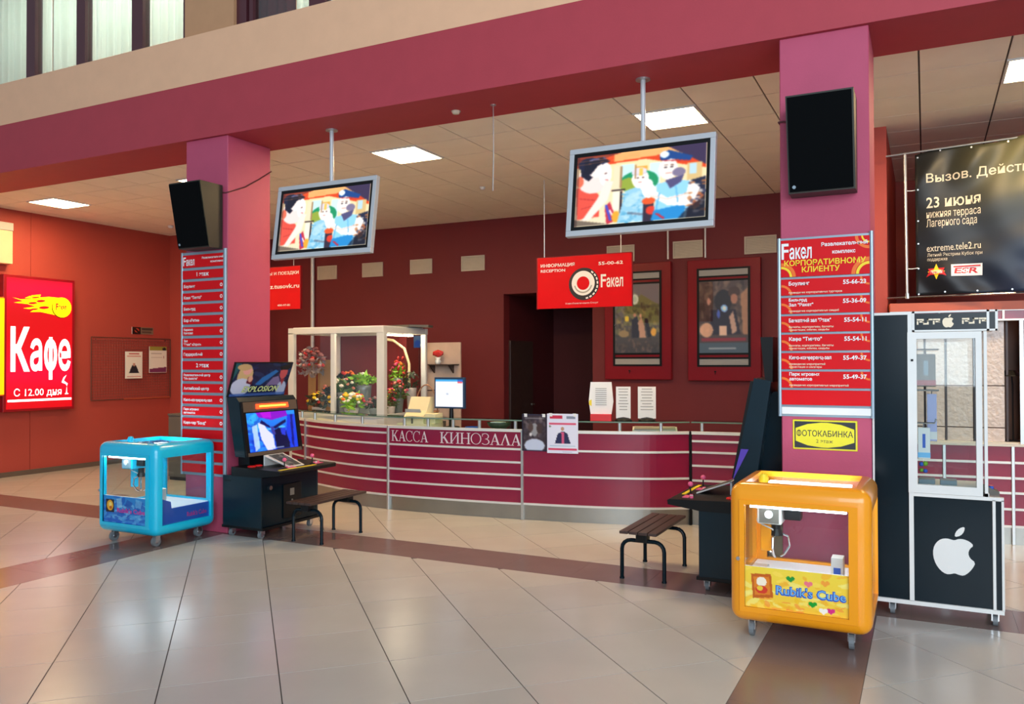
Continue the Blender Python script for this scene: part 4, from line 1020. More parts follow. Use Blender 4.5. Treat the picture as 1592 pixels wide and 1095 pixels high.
rowsL = [(.130, [('@brand', .03, .022, .092, 'l', WH, 0, 0), ('Развлекательный', .98, .082, .022, 'r', WH, .02, .5), ('комплекс', .98, .040, .022, 'r', WH, .02, .3)], R_),
 head('1 этаж'), plain('Боулинг'), plain('Кафе "Тинто"'), plain('Бильярд'), plain('Бар «Ритм»'), plain('Караоке', 'Кинозал'), plain('Зал', '"Этаж" «Отдых»'), plain('Гардеробный'), head('2 этаж'),
 plain('Развлекательный центр', '"Мы вместе"'), plain('Английский центр'), plain('Кино-конференц-зал'), plain('Парк игровых', 'автоматов'), plain('Кафе-чар "Бонд"'), (.088, [], R_), (.088, [], R_), (.088, [], R_), (.088, [], R_)]
board('directory_board', 'tall narrow red floor directory with many name plates', (-6.925, 6.115, 2.87), .60, rowsL, 1.5, .0295)
def corp(a, ph, sub, b=None, sub2=None):
    L = [(ph, .95, .066, .030, 'r', WH, .045, None), ('@arc', .01, .0, .075, 'l', 'ink_orange', 0, PI/2), ('@arc', .99, .1145, .06, 'l', 'ink_orange', PI, 1.5*PI)]
    if b: L += [(a, .10, .086, .022, 'l', WH, .04, None), (b, .10, .052, .022, 'l', WH, .04, None)]
    else: L += [(a, .10, .070, .026, 'l', WH, .04, .47 if len(a) > 14 else None)]
    L += [(sub, .10, .012 if not sub2 else .030, .014, 'l', 'ink_cream', .01, None)]
    if sub2: L += [(sub2, .10, .010, .013, 'l', 'ink_cream', .01, None)]
    return (.1145, L, R_)
rowsR = [(.262, [('@brand', .02, .128, .115, 'l', WH, 0, 0), ('Развлекательный', .97, .205, .026, 'r', WH, .025, .50), ('комплекс', .84, .150, .026, 'r', WH, .025, .25),
   ('КОРПОРАТИВНОМУ', .5, .078, .038, 'c', 'ink_yellow', .05, .90), ('КЛИЕНТУ', .46, .030, .038, 'c', 'ink_yellow', .05, .42),
   ('@arc', .0, .0, .075, 'l', 'ink_yellow', 0, PI/2), ('@arc', .0, .0, .10, 'l', 'ink_orange', 0, PI/2), ('@arc', 1.0, .0, .085, 'l', 'ink_yellow', PI/2, PI), ('@arc', 1.0, .0, .115, 'l', 'ink_orange', PI/2, PI), ('@arc', 1.0, .262, .05, 'l', 'ink_yellow', PI, 1.5*PI), ('@arc', 1.0, .262, .09, 'l', 'ink_orange', PI, 1.5*PI)], R_),
 corp('Боулинг', '55-66-23', 'проведение корпоративных турниров'), corp('Бильярд', '55-36-09', 'проведение корпоративных свадеб', 'Зал "Ракет"'),
 corp('Банкетный зал "Этаж"', '55-54-11', 'банкеты, корпоративы, банкеты', None, 'презентации, юбилеи, свадьбы'), corp('Кафе "Тинто"', '55-54-11', 'банкеты, корпоративы, банкеты', None, 'презентации, юбилеи, свадьбы'),
 corp('Кино-конференц-зал', '55-49-37', 'проведение мероприятий', None, 'презентации и семинары'), corp('Парк игровых', '55-49-37', 'проведение корпоративных мероприятий', 'автоматов'),
 (.104, [], R_), (.050, [], ('white',))]
board('directory_board', 'wide red directory for corporate clients with phone numbers', (-.925, 6.115, 2.60), .595, rowsR, 1.0, .0165)
t = thing('photo_booth_sign', 'small yellow lozenge sign below the wide red directory', 'sign', (-.848, 6.117, 1.10))
MB().box((0, -.008, 0), (.425, -.0005, .21), .003, 1).build('plate', 'yellow_sign', t)
MB().prism([(.012, .012), (.413, .012), (.413, .198), (.012, .198)], lambda u, v, d: (u, -.008-d, v), 0, .001).build('dark_field', 'ink_dark', t)
MB().prism([(.02, .105), (.02, .06), (.10, .03), (.19, .018), (.235, .018), (.32, .03), (.405, .06), (.405, .15), (.32, .18), (.235, .192), (.19, .192), (.10, .18), (.02, .15)], lambda u, v, d: (u, -.009-d, v), 0, .001).build('yellow_lozenge', 'yellow_sign', t)
l = MB(); put_text(l, 'ФОТОКАБИНКА', .212, .095, .042, lambda u, v: (u, -.0105, v), w=.37, bold=.01, align='c'); put_text(l, '2 этаж', .212, .05, .026, lambda u, v: (u, -.0105, v), w=.11, align='c'); l.build('lettering', 'ink_dark', t, fix=False)

# ================================================================== HANGING SIGNS
def hang_sign(label, x0, z0, z1, w, cable_z=ZC, second=False):
    t = thing('hanging_sign', label, 'sign', (x0, 9.60, z0), 0, 'red signs hung from the ceiling')
    h = z1-z0
    MB().box((0, -.004, 0), (w, .025, h), .003, 1).build('sign_panel', 'red_sign', t)
    MB().box((-.012, -.008, -.004), (0, .028, h+.004)).box((w, -.008, -.004), (w+.008, .028, h+.004)).box((0, -.008, h), (w, .028, h+.008)).build('edge_trim', 'red_dark', t)
    for x in (.09, w-.14): MB().cyl((x, .01, h), (x, .01, ZC-z0), .006, seg=6).build('suspension_wire', 'alu', t)
    fn = lambda u, v: (u, -.0055, v)
    if not second:
        lettering(t, 'ink_white', 'ИНФОРМАЦИЯ', .045, h*.815, .040, fn, w=.47, bold=.02); lettering(t, 'ink_white', 'RECEPTION', .045, h*.715, .036, fn, w=.34, bold=.02)
        lettering(t, 'ink_white', '55-00-62', w-.11, h*.80, .040, fn, w=.32, bold=.02, align='r')
        l = MB(); brand(l, None, w-.40, h*.38, .165, fn, .018); l.build('lettering', 'ink_white', t, fix=False)
        lettering(t, 'ink_white', 'Кафе-Развлечения-Спорт', .39, h*.075, .02, fn, w=.44)
        cx, cz = .63, h*.47
        q1 = MB(); q1.ring((cx+.01, cz-.01), .205, .12, lambda u, v: (u, -.0050, v), 32); q1.build('dark_emblem_ring', 'ink_dark', t, fix=False)
        l = MB(); l.ring((cx, cz), .155, .085, fn, 32)
        for k in range(9): a = .9-k*.28; l.ring((cx+.01, cz-.01), .192, .172, lambda u, v: (u, -.0056, v), 3, a-.09, a+.09)
        l.build('white_emblem_ring', 'ink_white', t, fix=False)
        q2 = MB(); q2.ring((cx, cz), .125, .108, lambda u, v: (u, -.0062, v), 20, PI+.25, 2*PI-.25); q2.build('emblem_shade', 'paper_grey', t, fix=False)
    else:
        lettering(t, 'ink_white', 'ТУРЫ И ПОЕЗДКИ', w-.03, h*.82, .045, fn, w=.75, bold=.02, align='r'); lettering(t, 'ink_white', 'www.tuz.tusovk.ru', w-.02, h*.50, .065, fn, w=1.0, bold=.02, align='r'); lettering(t, 'ink_white', '400-97-81', w-.2, h*.08, .03, fn, w=.25, bold=.02, align='r')
hang_sign('red hanging information sign with a white ring emblem, in front of the dark doorway', -4.465, 2.405, 3.06, 1.265)
hang_sign('red hanging sign half hidden behind a column, above the flower kiosk', -9.68, 2.535, 3.185, 1.27, second=True)

# ================================================================== BACK WALL
for i, (x, lab) in enumerate(((-9.745, 'beige louvred vent just right of the grey wall pipe, leftmost of the row'), (-8.73, 'beige louvred vent, second from the left in the row on the back wall'),
       (-7.71, 'beige louvred vent, third from the left in the row on the back wall'), (-6.69, 'beige louvred vent up and left of the dark doorway'),
       (-4.12, 'beige louvred vent half hidden by the information sign'), (-3.09, 'beige louvred vent between the two thin white pipes'), (-2.06, 'beige louvred vent above the right-hand film poster case, nearest the column'))):
    t = thing('wall_vent', lab, 'vent', (x, YB, 3.365), 0, 'vents along the back wall')
    MB().box((-.22, -.022, -.125), (.22, 0, -.105)).box((-.22, -.022, .105), (.22, 0, .125)).box((-.22, -.022, -.105), (-.20, 0, .105)).box((.20, -.022, -.105), (.22, 0, .105)).build('vent_frame', 'vent', t)
    m = MB()
    for k in range(9): z = -.100+.0235*k; m.prism([(-.016, z), (-.004, z+.008), (-.002, z+.016), (-.016, z+.008)], lambda u, v, d: (d, u, v), -.20, .20)
    stuff(m.build('vent_louvres', 'vent', t)); MB().box((-.20, -.006, -.105), (.20, 0, .105)).build('vent_back', 'vent', t)
def pipe(lab, x, z0, z1, r, y=11.81):
    t = MB().cyl((x, y, z0), (x, y, z1), r, seg=12).build('wall_pipe', 'alu_matt'); return tag(t, lab, 'pipe', 'pipes on the back wall')
pipe('pale grey vertical pipe on the back wall above the flower kiosk', -10.06, 0.0, ZC, .035, 11.81)
pipe('thin white pipe rising from the left-hand poster case, left of the pair', -3.37, 3.23, ZC, .014, 11.78)
pipe('thin white pipe rising beside the right-hand poster case, right of the pair', -2.82, 3.22, ZC, .014, 11.78)
def poster_case(label, xc, art, zoff=0):
    t = thing('poster_case', label, 'poster case', (xc, YB, 1.46+zoff), 0, 'film poster cases')
    MB().box((-.515, -.10, 0), (.515, 0, 1.735), .006, 1).build('red_case', 'red_case', t)
    f = MB()
    for a, b in (((-.375, .20), (-.345, 1.61)), ((.345, .20), (.375, 1.61)), ((-.345, .20), (.345, .225)), ((-.345, .31), (.345, .335)), ((-.345, .37), (.345, .395)), ((-.345, 1.42), (.345, 1.445)), ((-.345, 1.478), (.345, 1.50)), ((-.345, 1.585), (.345, 1.61))): f.box((a[0], -.115, a[1]), (b[0], -.10, b[1]))
    f.build('black_frame', 'black', t)
    for z0, z1 in ((.225, .31), (1.50, 1.585)): MB().box((-.345, -.106, z0), (.345, -.1, z1)).build('caption_strip', 'paper_grey', t)
    p = MB().box((-.345, -.106, .395), (.345, -.1, 1.42)).build('poster', 'ink_dark', t)
    art.build('poster_print', 'print_gloss', lambda u, v: (-.343+.686*u, -.1075, .397+1.021*v), p)
    MB().box((-.345, -.114, .395), (.345, -.111, 1.42)).build('poster_glass', 'glass', t)
    MB().cyl((-.12, -.10, .13), (-.12, -.118, .13), .012, seg=10).cyl((-.12, -.115, .13), (-.12, -.115, .09), .005, seg=6).build('case_lock', 'black', t)
M('red_case', (134, 8, 24), .35, spec=.35, noise=.03)
def art1():
    c = Canvas(60, 90).grad((112, 110, 104), (44, 40, 38))
    c.poly([(.3, .0), (1, 0), (1, .3), (.5, .15)], (96, 92, 96)).poly([(.2, .35), (.6, .15), (1, .32), (1, .6), (.2, .6)], (92, 92, 60)).ell(.45, .22, .085, .075, (170, 182, 168)).ell(.45, .22, .05, .045, (150, 165, 150)).rect(.4, .3, 1, .34, (60, 62, 50), .6)
    c.speck(120, .035, [(92, 98, 56), (66, 62, 44), (120, 110, 66), (50, 46, 40)], 0, .28, 1, .75, .6, seed=2).ell(.27, .5, .05, .04, (196, 166, 40)).poly([(.38, .52), (.5, .46), (.56, .6), (.54, .78), (.38, .78)], (28, 26, 34)).poly([(.52, .56), (.6, .48), (.66, .6), (.7, .78), (.56, .78)], (150, 120, 100)).poly([(.66, .5), (.74, .5), (.82, .76), (.74, .78)], (26, 26, 32)).ell(.87, .7, .06, .06, (180, 136, 50)).ell(.45, .45, .03, .03, (150, 110, 90)).ell(.58, .46, .03, .03, (170, 130, 110)).ell(.2, .72, .12, .05, (120, 104, 70))
    c.speck(60, .03, [(70, 58, 48), (50, 44, 40), (90, 70, 60)], 0, .78, 1, 1, .6, seed=3).blur(1); c.a *= 1.45; return c
def art2():
    c = Canvas(60, 90).grad((70, 58, 54), (60, 50, 48))
    c.speck(120, .05, [(60, 54, 50), (90, 76, 66), (40, 36, 36), (110, 92, 78)], 0, 0, 1, .7, .55, seed=6)
    c.ell(.5, .28, .18, .16, (34, 30, 32)).poly([(.25, .4), (.75, .4), (.85, .75), (.2, .75)], (34, 30, 40)).ell(.52, .38, .07, .05, (110, 150, 210)).ell(.52, .38, .03, .025, (200, 226, 246)).ell(.4, .46, .03, .06, (60, 80, 150)).ell(.72, .16, .12, .08, (60, 46, 40)).ell(.72, .25, .07, .07, (140, 100, 80)).poly([(.62, .5), (.7, .42), (.78, .7), (.68, .74)], (150, 126, 110)).rect(.42, .62, .56, .76, (176, 150, 130)).ell(.15, .68, .14, .1, (190, 150, 120), 0, .8).ell(.2, .28, .04, .05, (160, 120, 104)).poly([(.85, .2), (1, .1), (1, .75), (.9, .75)], (150, 112, 84), .8)
    return c.rect(.05, .79, .95, .835, (110, 36, 44)).rect(0, .86, 1, 1, (60, 74, 84)).rect(.2, .93, .75, .95, (120, 130, 136)).blur(1).gain(1.45)
poster_case('red wall case with a greenish film poster, behind the information sign', -3.835, art1())
poster_case('red wall case with a dark film poster with a blue glow', -2.56, art2(), -.01)

# ================================================================== LEFT WALL
M('wire', (104, 62, 52), .5, metal=.2)
def lightbox_cafe():
    t = thing('cafe_lightbox', 'red illuminated cafe lightbox with a flaming yellow ball', 'lightbox', (XW+.021, 7.51, .99), 0)
    w, h, d = 1.15, 2.07, .134
    for y, z in ((.15, .2), (1.0, .2), (.15, 1.85), (1.0, 1.85)): MB().cyl((-.021, y, z), (0, y, z), .02, seg=8).build('wall_bracket', 'red_dark', t)
    MB().box((0, 0, 0), (d, w, h), .006, 1).build('housing', 'red_dark', t)
    c = Canvas(24, 60).grad((250, 4, 60), (236, 4, 14), .0, .35)
    c.rect(0, .0, 1, 1, (236, 2, 20), .0)
    yy = c.y[..., None]; xx = c.x[..., None]
    c.a = np.array((226, 2, 18.))+np.array((26, 0, 44.))*np.exp(-((yy-.08)/.12)**2)+np.array((26, 0, 36.))*np.exp(-((yy-.72)/.16)**2)
    f = c.build('lit_face', 'lightbox', lambda u, v: (d+.002, .045+(w-.09)*u, .04+(h-.08)*v), t)
    fn = lambda u, v: (d+.004, .045+(w-.09)*u, .04+(h-.08)*v); fa = lambda u, v: (d+.004, .045+u, .04+v)
    W_, H_ = w-.09, h-.08
    l = MB(); put_text(l, 'К', .06*W_, .30*H_, .315*H_, fa, w=.28*W_, bold=.035); put_text(l, 'афе', .345*W_, .30*H_, .315*H_*.755, fa, w=.63*W_, bold=.022, cap=.56)
    l.build('cafe_lettering', 'glow_white', f, fix=False)
    l = MB(); put_text(l, 'С 12.00 дня', .11*W_, .098*H_, .075*H_*.75, fa, w=.72*W_, bold=.0, slab=True); l.build('hours_lettering', 'glow_white', f, fix=False)
    l = MB(); l.flat([(0.02*W_, .055*H_), (.99*W_, .055*H_), (.99*W_, .072*H_), (.02*W_, .072*H_)], fa)
    l.build('white_rule', 'glow_white', f, fix=False); l = MB()
    l.sheet([(.90*W_, .11*H_), (.92*W_, .11*H_), (.915*W_, .165*H_), (.93*W_, .185*H_), (.865*W_, .21*H_), (.83*W_, .195*H_), (.90*W_, .18*H_), (.86*W_, .235*H_), (.91*W_, .255*H_), (.88*W_, .225*H_)], [(0, 1, 2), (2, 3, 6), (3, 4, 5), (3, 5, 6), (4, 7, 9), (4, 5, 7), (7, 8, 9)], fa)
    l.flat([(.885*W_, .10*H_), (.94*W_, .10*H_), (.94*W_, .108*H_), (.885*W_, .108*H_)], fa)
    l.build('steaming_cup_mark', 'glow_white', f, fix=False)
    cx, cy, R = .83*W_, .795*H_, .15*W_
    fl = MB(); off = lambda u, v: (d+.005, .045+u, .04+v)
    pts = [(.83, .87), (.62, .872), (.45, .86), (.36, .875), (.50, .885), (.33, .868), (.26, .85), (.40, .85), (.20, .838), (.08, .85), (.24, .825), (.10, .81), (.30, .805), (.42, .79), (.24, .77), (.40, .765), (.34, .745), (.50, .75), (.68, .735), (.83, .72)]
    fl.flat([(x*W_, y*H_) for x, y in pts], off); fl.build('flame', 'glow_yellow', f, fix=False)
    hl = MB(); off2 = lambda u, v: (d+.006, .045+u, .04+v)
    for x, y, a, b in ((.50, .835, .07, .010), (.38, .815, .07, .009), (.55, .785, .08, .012), (.42, .86, .06, .007), (.40, .768, .06, .007)): hl.flat([((x+a*math.cos(k*PI/6))*W_, (y+b*math.sin(k*PI/6)+.004*math.cos(k*PI/6))*H_) for k in range(12)], off2)
    hl.build('flame_gaps', 'glow_red', f, fix=False)
    b0 = MB(); b0.flat([(cx-.012+R*math.cos(k*PI/14), cy-.012+R*math.sin(k*PI/14)) for k in range(28)], lambda u, v: (d+.007, .045+u, .04+v)); b0.build('ball_shade', 'glow_black', f, fix=False)
    b1 = MB(); b1.flat([(cx+R*math.cos(k*PI/14), cy+R*math.sin(k*PI/14)) for k in range(28)], lambda u, v: (d+.009, .045+u, .04+v)); b1.build('ball', 'glow_yellow', f, fix=False)
    l = MB(); brand(l, None, cx-.105, cy-.04, .10, lambda u, v: (d+.011, .045+u, .04+v), .04); l.build('ball_lettering', 'glow_red', f, fix=False)
EM('glow_red', (226, 10, 24), 1.0)
lightbox_cafe()
t = thing('yellow_lightbox', 'illuminated yellow lightbox beside the red cafe lightbox', 'lightbox', (XW+.021, 6.3, 1.24))
for y, z in ((.15, .2), (1.0, .2), (.15, 1.25), (1.0, 1.25)): MB().cyl((-.021, y, z), (0, y, z), .02, seg=8).build('wall_bracket', 'ink_orange', t)
MB().box((0, 0, 0), (.19, 1.19, 1.47), .005, 1).build('housing', 'ink_orange', t)
f = MB().box((.19, .02, .02), (.196, 1.188, 1.45)).build('lit_face', 'glow_orange', t)
l = MB(); put_text(l, 'Боулинг', .1, .55, .25, lambda u, v: (.198, u, v), w=.98, bold=.03); l.build('lettering', 'glow_white', f, fix=False)
t = thing('wall_box', 'cream wall box with a grey top above the lightboxes', 'box', (XW, 6.6, 3.22))
MB().box((0, 0, 0), (.15, 1.05, .50), .008).build('body', 'peach', t); MB().box((0, 0, .50), (.16, 1.055, .62), .008).build('grey_top', 'paper_grey', t)
t = thing('wire_rack', 'dark wire grid rack hung on the orange-red wall left of the directory', 'rack', (XW, 9.04, 1.10))
m = MB()
for k in range(33): m.cyl((.035, .05*k, 0), (.035, .05*k, 1.06), .0025, seg=4)
for k in range(23): m.cyl((.04, 0, .048*k), (.04, 1.60, .048*k), .0025, seg=4)
stuff(m.build('wire_mesh', 'wire', t)); 
for a, b in (((0, 0), (0, 1.06)), ((1.6, 0), (1.6, 1.06)), ((0, 0), (1.6, 0)), ((0, 1.06), (1.6, 1.06))): MB().cyl((.037, *a), (.037, *b), .009, seg=8).build('rack_frame', 'wire', t)
for y in (.1, 1.5): MB().cyl((0, y, 1.03), (.04, y, 1.03), .006, seg=6).build('wall_hook', 'wire', t)
MB().box((.03, .62, -.005), (.055, 1.58, .01)).build('lower_ledge', 'orange_fascia', t)
def notice(label, y, z, w, h, cv, x=XW+.05):
    t = thing('notice', label, 'notice', (x, y, z), 0)
    MB().box((0, 0, 0), (.012, w, h)).build('sheet', 'paper', t)
    cv.build('notice_print', 'print', lambda u, v: (.013, w*u, h*v), t)
c = Canvas(30, 44, (232, 226, 214)); c.rect(.2, .05, .8, .1, (190, 80, 80)).rect(.1, .15, .9, .19, (210, 150, 140)).poly([(.2, .8), (.35, .55), (.5, .45), (.65, .55), (.8, .8)], (36, 36, 46)).ell(.5, .48, .07, .06, (200, 150, 130)).rect(.1, .92, .9, .95, (190, 80, 80))
notice('white notice with a dark figure pinned on the wire rack, left one', 9.68, 1.455, .34, .47, c)
c = Canvas(30, 44, (228, 222, 210)); c.rect(0, 0, 1, .16, (150, 140, 60)).ell(.85, .1, .12, .06, (40, 36, 40)).rect(.1, .25, .7, .3, (190, 180, 170)).rect(.1, .4, .75, .43, (190, 180, 170)).rect(.8, .35, .86, .45, (150, 40, 60)).poly([(0, .85), (1, .78), (1, 1), (0, 1)], (120, 50, 90))
notice('white notice with a yellow top pinned on the wire rack, right one', 10.17, 1.55, .37, .47, c)
c = Canvas(40, 16, (128, 104, 84)); c.rect(.0, .0, .4, 1, (40, 16, 16)).ell(.22, .45, .1, .3, (190, 60, 40)).rect(.45, .1, .95, .45, (70, 54, 46)).rect(.45, .6, .9, .85, (90, 66, 56)).line(.1, .2, .35, .8, .12, (20, 10, 10))
notice('small dark wall plate above the wire rack', 9.85, 2.235, .44, .125, c, XW)
t = thing('grey_cabinet', 'low dark grey cabinet behind the turquoise claw machine', 'cabinet', (-9.72, 8.55, 0))
MB().box((-.28, 0, .05), (.55, .5, .97), .004).build('body', 'box_grey', t); MB().box((-.27, .02, 0), (.54, .48, .05)).build('plinth', 'black', t); MB().box((-.285, -.01, .95), (.555, .505, .975)).build('top_board', 'box_grey', t)
MB().box((-.26, -.012, .08), (.13, 0, .93)).build('door', 'box_grey', t); MB().box((.14, -.012, .08), (.53, 0, .93)).build('door', 'box_grey', t)

# ================================================================== BANNER
def banner():
    t = thing('event_banner', 'black event banner laced to metal rods above the booth', 'banner', (0, 8.86, 2.34))
    x0, x1, zb = -.078, 1.75, .02
    zt = lambda x: 1.40+.055*(x-x0)+.015*math.sin(9*x)
    nx, nz = 70, 44; g = random.Random(4); V = []
    def yv(x, z):
        fx, fz = (x-x0), z
        return .012*math.sin(fx*11+z*4)+.010*math.sin(fx*5-z*13)+.022*math.sin((fx*1.2+fz)*10)*math.exp(-((fz-.15)/.25)**2)+.02*math.sin((fx*2.2-fz)*8)*math.exp(-((fz-1.25)/.2)**2)+.012*math.exp(-fx*6)
    V = [(x0+(x1-x0)*i/nx, yv(x0+(x1-x0)*i/nx, zb+(zt(x0+(x1-x0)*i/nx)-zb)*j/nz), zb+(zt(x0+(x1-x0)*i/nx)-zb)*j/nz) for j in range(nz+1) for i in range(nx+1)]
    F = [(j*(nx+1)+i, j*(nx+1)+i+1, (j+1)*(nx+1)+i+1, (j+1)*(nx+1)+i) for j in range(nz) for i in range(nx)]
    me = bpy.data.meshes.new('banner_sheet'); me.from_pydata(V, [], F)
    at_ = me.color_attributes.new('ink', 'FLOAT_COLOR', 'POINT'); col = []
    for x, y, z in V:
        u = (x-x0)/(x1-x0); v = z/1.5
        k = math.exp(-(((u-.55)/.35)**2+((v-.85)/.32)**2)); k2 = math.exp(-(((u-.6)/.3)**2+((v-.1)/.5)**2))
        col.append(np.array((20, 22, 26.))*(1)+np.array((90, 84, 40.))*k*.9+np.array((12, 26, 52.))*k2)
    a = np.ones((len(V), 4), np.float32); a[:, :3] = lin(np.array(col)); at_.data.foreach_set('color', a.ravel())
    me.materials.append(MATS['banner_print']); so = link('banner_sheet', me, t); autosmooth(so, 1.5)
    md = so.modifiers.new('thickness', 'SOLIDIFY'); md.thickness = .003; md.offset = 1
    fn = lambda u, v: (x0+u, yv(x0+u, v)-.006, v)
    lettering(so, 'banner_ink', 'Вызов. Действие.', .095, 1.095, .085, lambda u, v: fn(u, v+.052*u), w=1.02, slab=True, bold=.008)
    lettering(so, 'banner_ink', '23 июня', .095, .855, .105, lambda u, v: fn(u, v+.03*u), w=.455, slab=True, bold=.012)
    lettering(so, 'banner_ink', 'нижняя терраса', .095, .755, .075, lambda u, v: fn(u, v+.03*u), w=.455, slab=True); lettering(so, 'banner_ink', 'Лагерного сада', .095, .668, .075, lambda u, v: fn(u, v+.03*u), w=.425, slab=True)
    lettering(so, 'banner_ink', 'extreme.tele2.ru', .095, .435, .07, lambda u, v: fn(u, v+.02*u), w=.455, slab=True)
    lettering(so, 'banner_ink', 'Летний Экстрим Кубок при', .10, .388, .032, fn, w=.46); lettering(so, 'banner_ink', 'поддержке', .10, .345, .032, fn, w=.17)
    l = MB(); off = lambda u, v: (x0+u, yv(x0+u, v)-.008, v)
    [l.flat([(.30+.02*k, .19), (.32+.02*k, .19), (.32+.02*k, .302), (.30+.02*k, .302)], off) for k in range(13)]; l.build('white_logo_field', 'ink_white', so, fix=False)
    l = MB(); put_text(l, 'ESR', .325, .215, .052, lambda u, v: (x0+u, yv(x0+u, v)-.010, v), w=.20, bold=.025, shear=.2); l.flat([(.32, .272), (.545, .276), (.545, .288), (.32, .284)], lambda u, v: (x0+u, yv(x0+u, v)-.010, v)); l.build('logo_lettering', 'ink_red', so, fix=False)
    l = MB(); cx, cz = .175, .24
    l.flat([(cx+(.075 if k % 2 == 0 else .03)*math.cos(PI/2+k*PI/4), cz+(.075 if k % 2 == 0 else .03)*math.sin(PI/2+k*PI/4)) for k in range(8)], off); l.build('yellow_star', 'ink_yellow', so, fix=False)
    l = MB(); l.flat([(cx-.085, cz-.05), (cx-.06, cz+.005), (cx-.07, cz+.03), (cx+.07, cz+.035), (cx+.06, cz+.005), (cx+.085, cz-.045), (cx+.05, cz-.03), (cx-.05, cz-.03)], lambda u, v: (x0+u, yv(x0+u, v)-.010, v)); l.build('red_ribbon', 'ink_red', so, fix=False)
    l = MB(); put_text(l, 'ЭКСТРИМ', cx, cz-.018, .03, lambda u, v: (x0+u, yv(x0+u, v)-.012, v), w=.10, align='c', bold=.02); l.build('ribbon_lettering', 'ink_white', so, fix=False)
    # rods and lacing
    MB().cyl((-.335, .0, 0.0), (1.9, .0, 0.02), .010, seg=8).build('lower_rod', 'chrome', t)
    MB().cyl((-.335, .0, 1.40), (1.9, .0, 1.50), .009, seg=8).build('upper_rod', 'alu', t)
    MB().cyl((-.155, -.012, .0), (-.165, -.012, 1.395), .013, seg=10).cyl((-.155, -.012, -.01), (-.155, -.012, .04), .019, seg=10).build('side_rod', 'alu', t)
    for z in (.28, 1.04): MB().tube([(-.16, -.012, z), (-.11, -.005, z-.003), (-.06, .0, z+.004)], .004, 5).build('lacing_cord', 'paper', t)
    for x, z in [(-.055, .03), (-.055, .28), (-.055, .52), (-.055, .74), (-.055, 1.04), (-.055, 1.36)]+[(x, zt(x)-.02) for x in (.14, .40, .70, 1.0)]+[(x, .045) for x in (.17, .44, .72, 1.0)]:
        y = yv(x, z)-.006; MB().cyl((x, y-.002, z), (x, y+.008, z), .008, seg=10).build('grommet', 'alu', t)
print_mat('banner_print', .42, spec=.35); M('banner_ink', (214, 204, 182), .5)
banner()

# ================================================================== FLOWER KIOSK AND ITS CONTENTS
KX0, KX1, KY0, KY1 = -8.02, -6.385, 8.90, 9.98
t = thing('flower_kiosk', 'white framed glass flower kiosk behind the curved counter', 'kiosk', (0, 0, 0))
MB().box((KX0+.012, KY0+.012, 0), (KX1-.012, KY1-.012, 1.0), .004).build('base_cabinet', 'white', t)
for x, y, w in ((KX0+.05, KY0+.03, .05), (KX1-.055, KY0+.04, .06), (KX0+.05, KY1-.03, .04), (KX1-.04, KY1-.04, .04), (-7.24, KY0+.03, .035)):
    MB().box((x-w, y-w*.6, .80), (x+w, y+w*.6, 2.14), .004).build('frame_post', 'alu_matt', t)
for a, b in (((KX0, KY0, 2.12), (KX1, KY0+.07, 2.205)), ((KX0, KY1-.06, 2.12), (KX1, KY1, 2.205)), ((KX0+.002, KY0+.071, 2.12), (KX0+.07, KY1-.061, 2.203)), ((KX1-.07, KY0+.071, 2.12), (KX1-.002, KY1-.061, 2.203)), ((KX0, KY0, .985), (KX1, KY0+.06, 1.03)), ((KX1-.06, KY0+.061, .985), (KX1, KY1, 1.03))):
    MB().box(a, b, .004).build('frame_rail', 'alu_matt', t)
MB().box((KX0+.05, KY0+.05, 2.195), (KX1-.05, KY1-.05, 2.215)).build('roof_board', 'white', t)
for a, b in (((KX0+.1, KY0+.03, .86), (-7.28, KY0+.036, 2.12)), ((-7.2, KY0+.03, .86), (KX1-.11, KY0+.036, 2.12)), ((KX1-.035, KY0+.09, .86), (KX1-.03, KY1-.08, 2.12))): MB().box(a, b).build('glass_pane', 'glass', t)
MB().box((KX0+.06, KY1-.03, .86), (KX1-.35, KY1-.02, 2.12)).build('back_board', 'burgundy', t)
MB().box((KX1-.20, KY0+.14, 2.09), (KX1-.12, KY1-.2, 2.11)).build('lamp_tube', 'tube_warm', t)
MB().tube([(-6.62, 9.85, .82), (-6.62, 9.85, 1.7), (-6.68, 9.82, 1.92), (-6.86, 9.8, 2.04), (-7.1, 9.78, 2.08)], .02, 8).build('rattan_arch', 'cream', t)
t = thing('kiosk_fan_roof', 'thin grey curved board lying on top of the flower kiosk', 'board', (-6.5, 9.7, 2.215))
MB().prism([(-.35, -.18), (.12, -.2), (.3, .0), (.25, .2), (-.35, .2)], lambda u, v, d: (u, v, d+.001), .0, .03).build('board', 'box_grey', t)

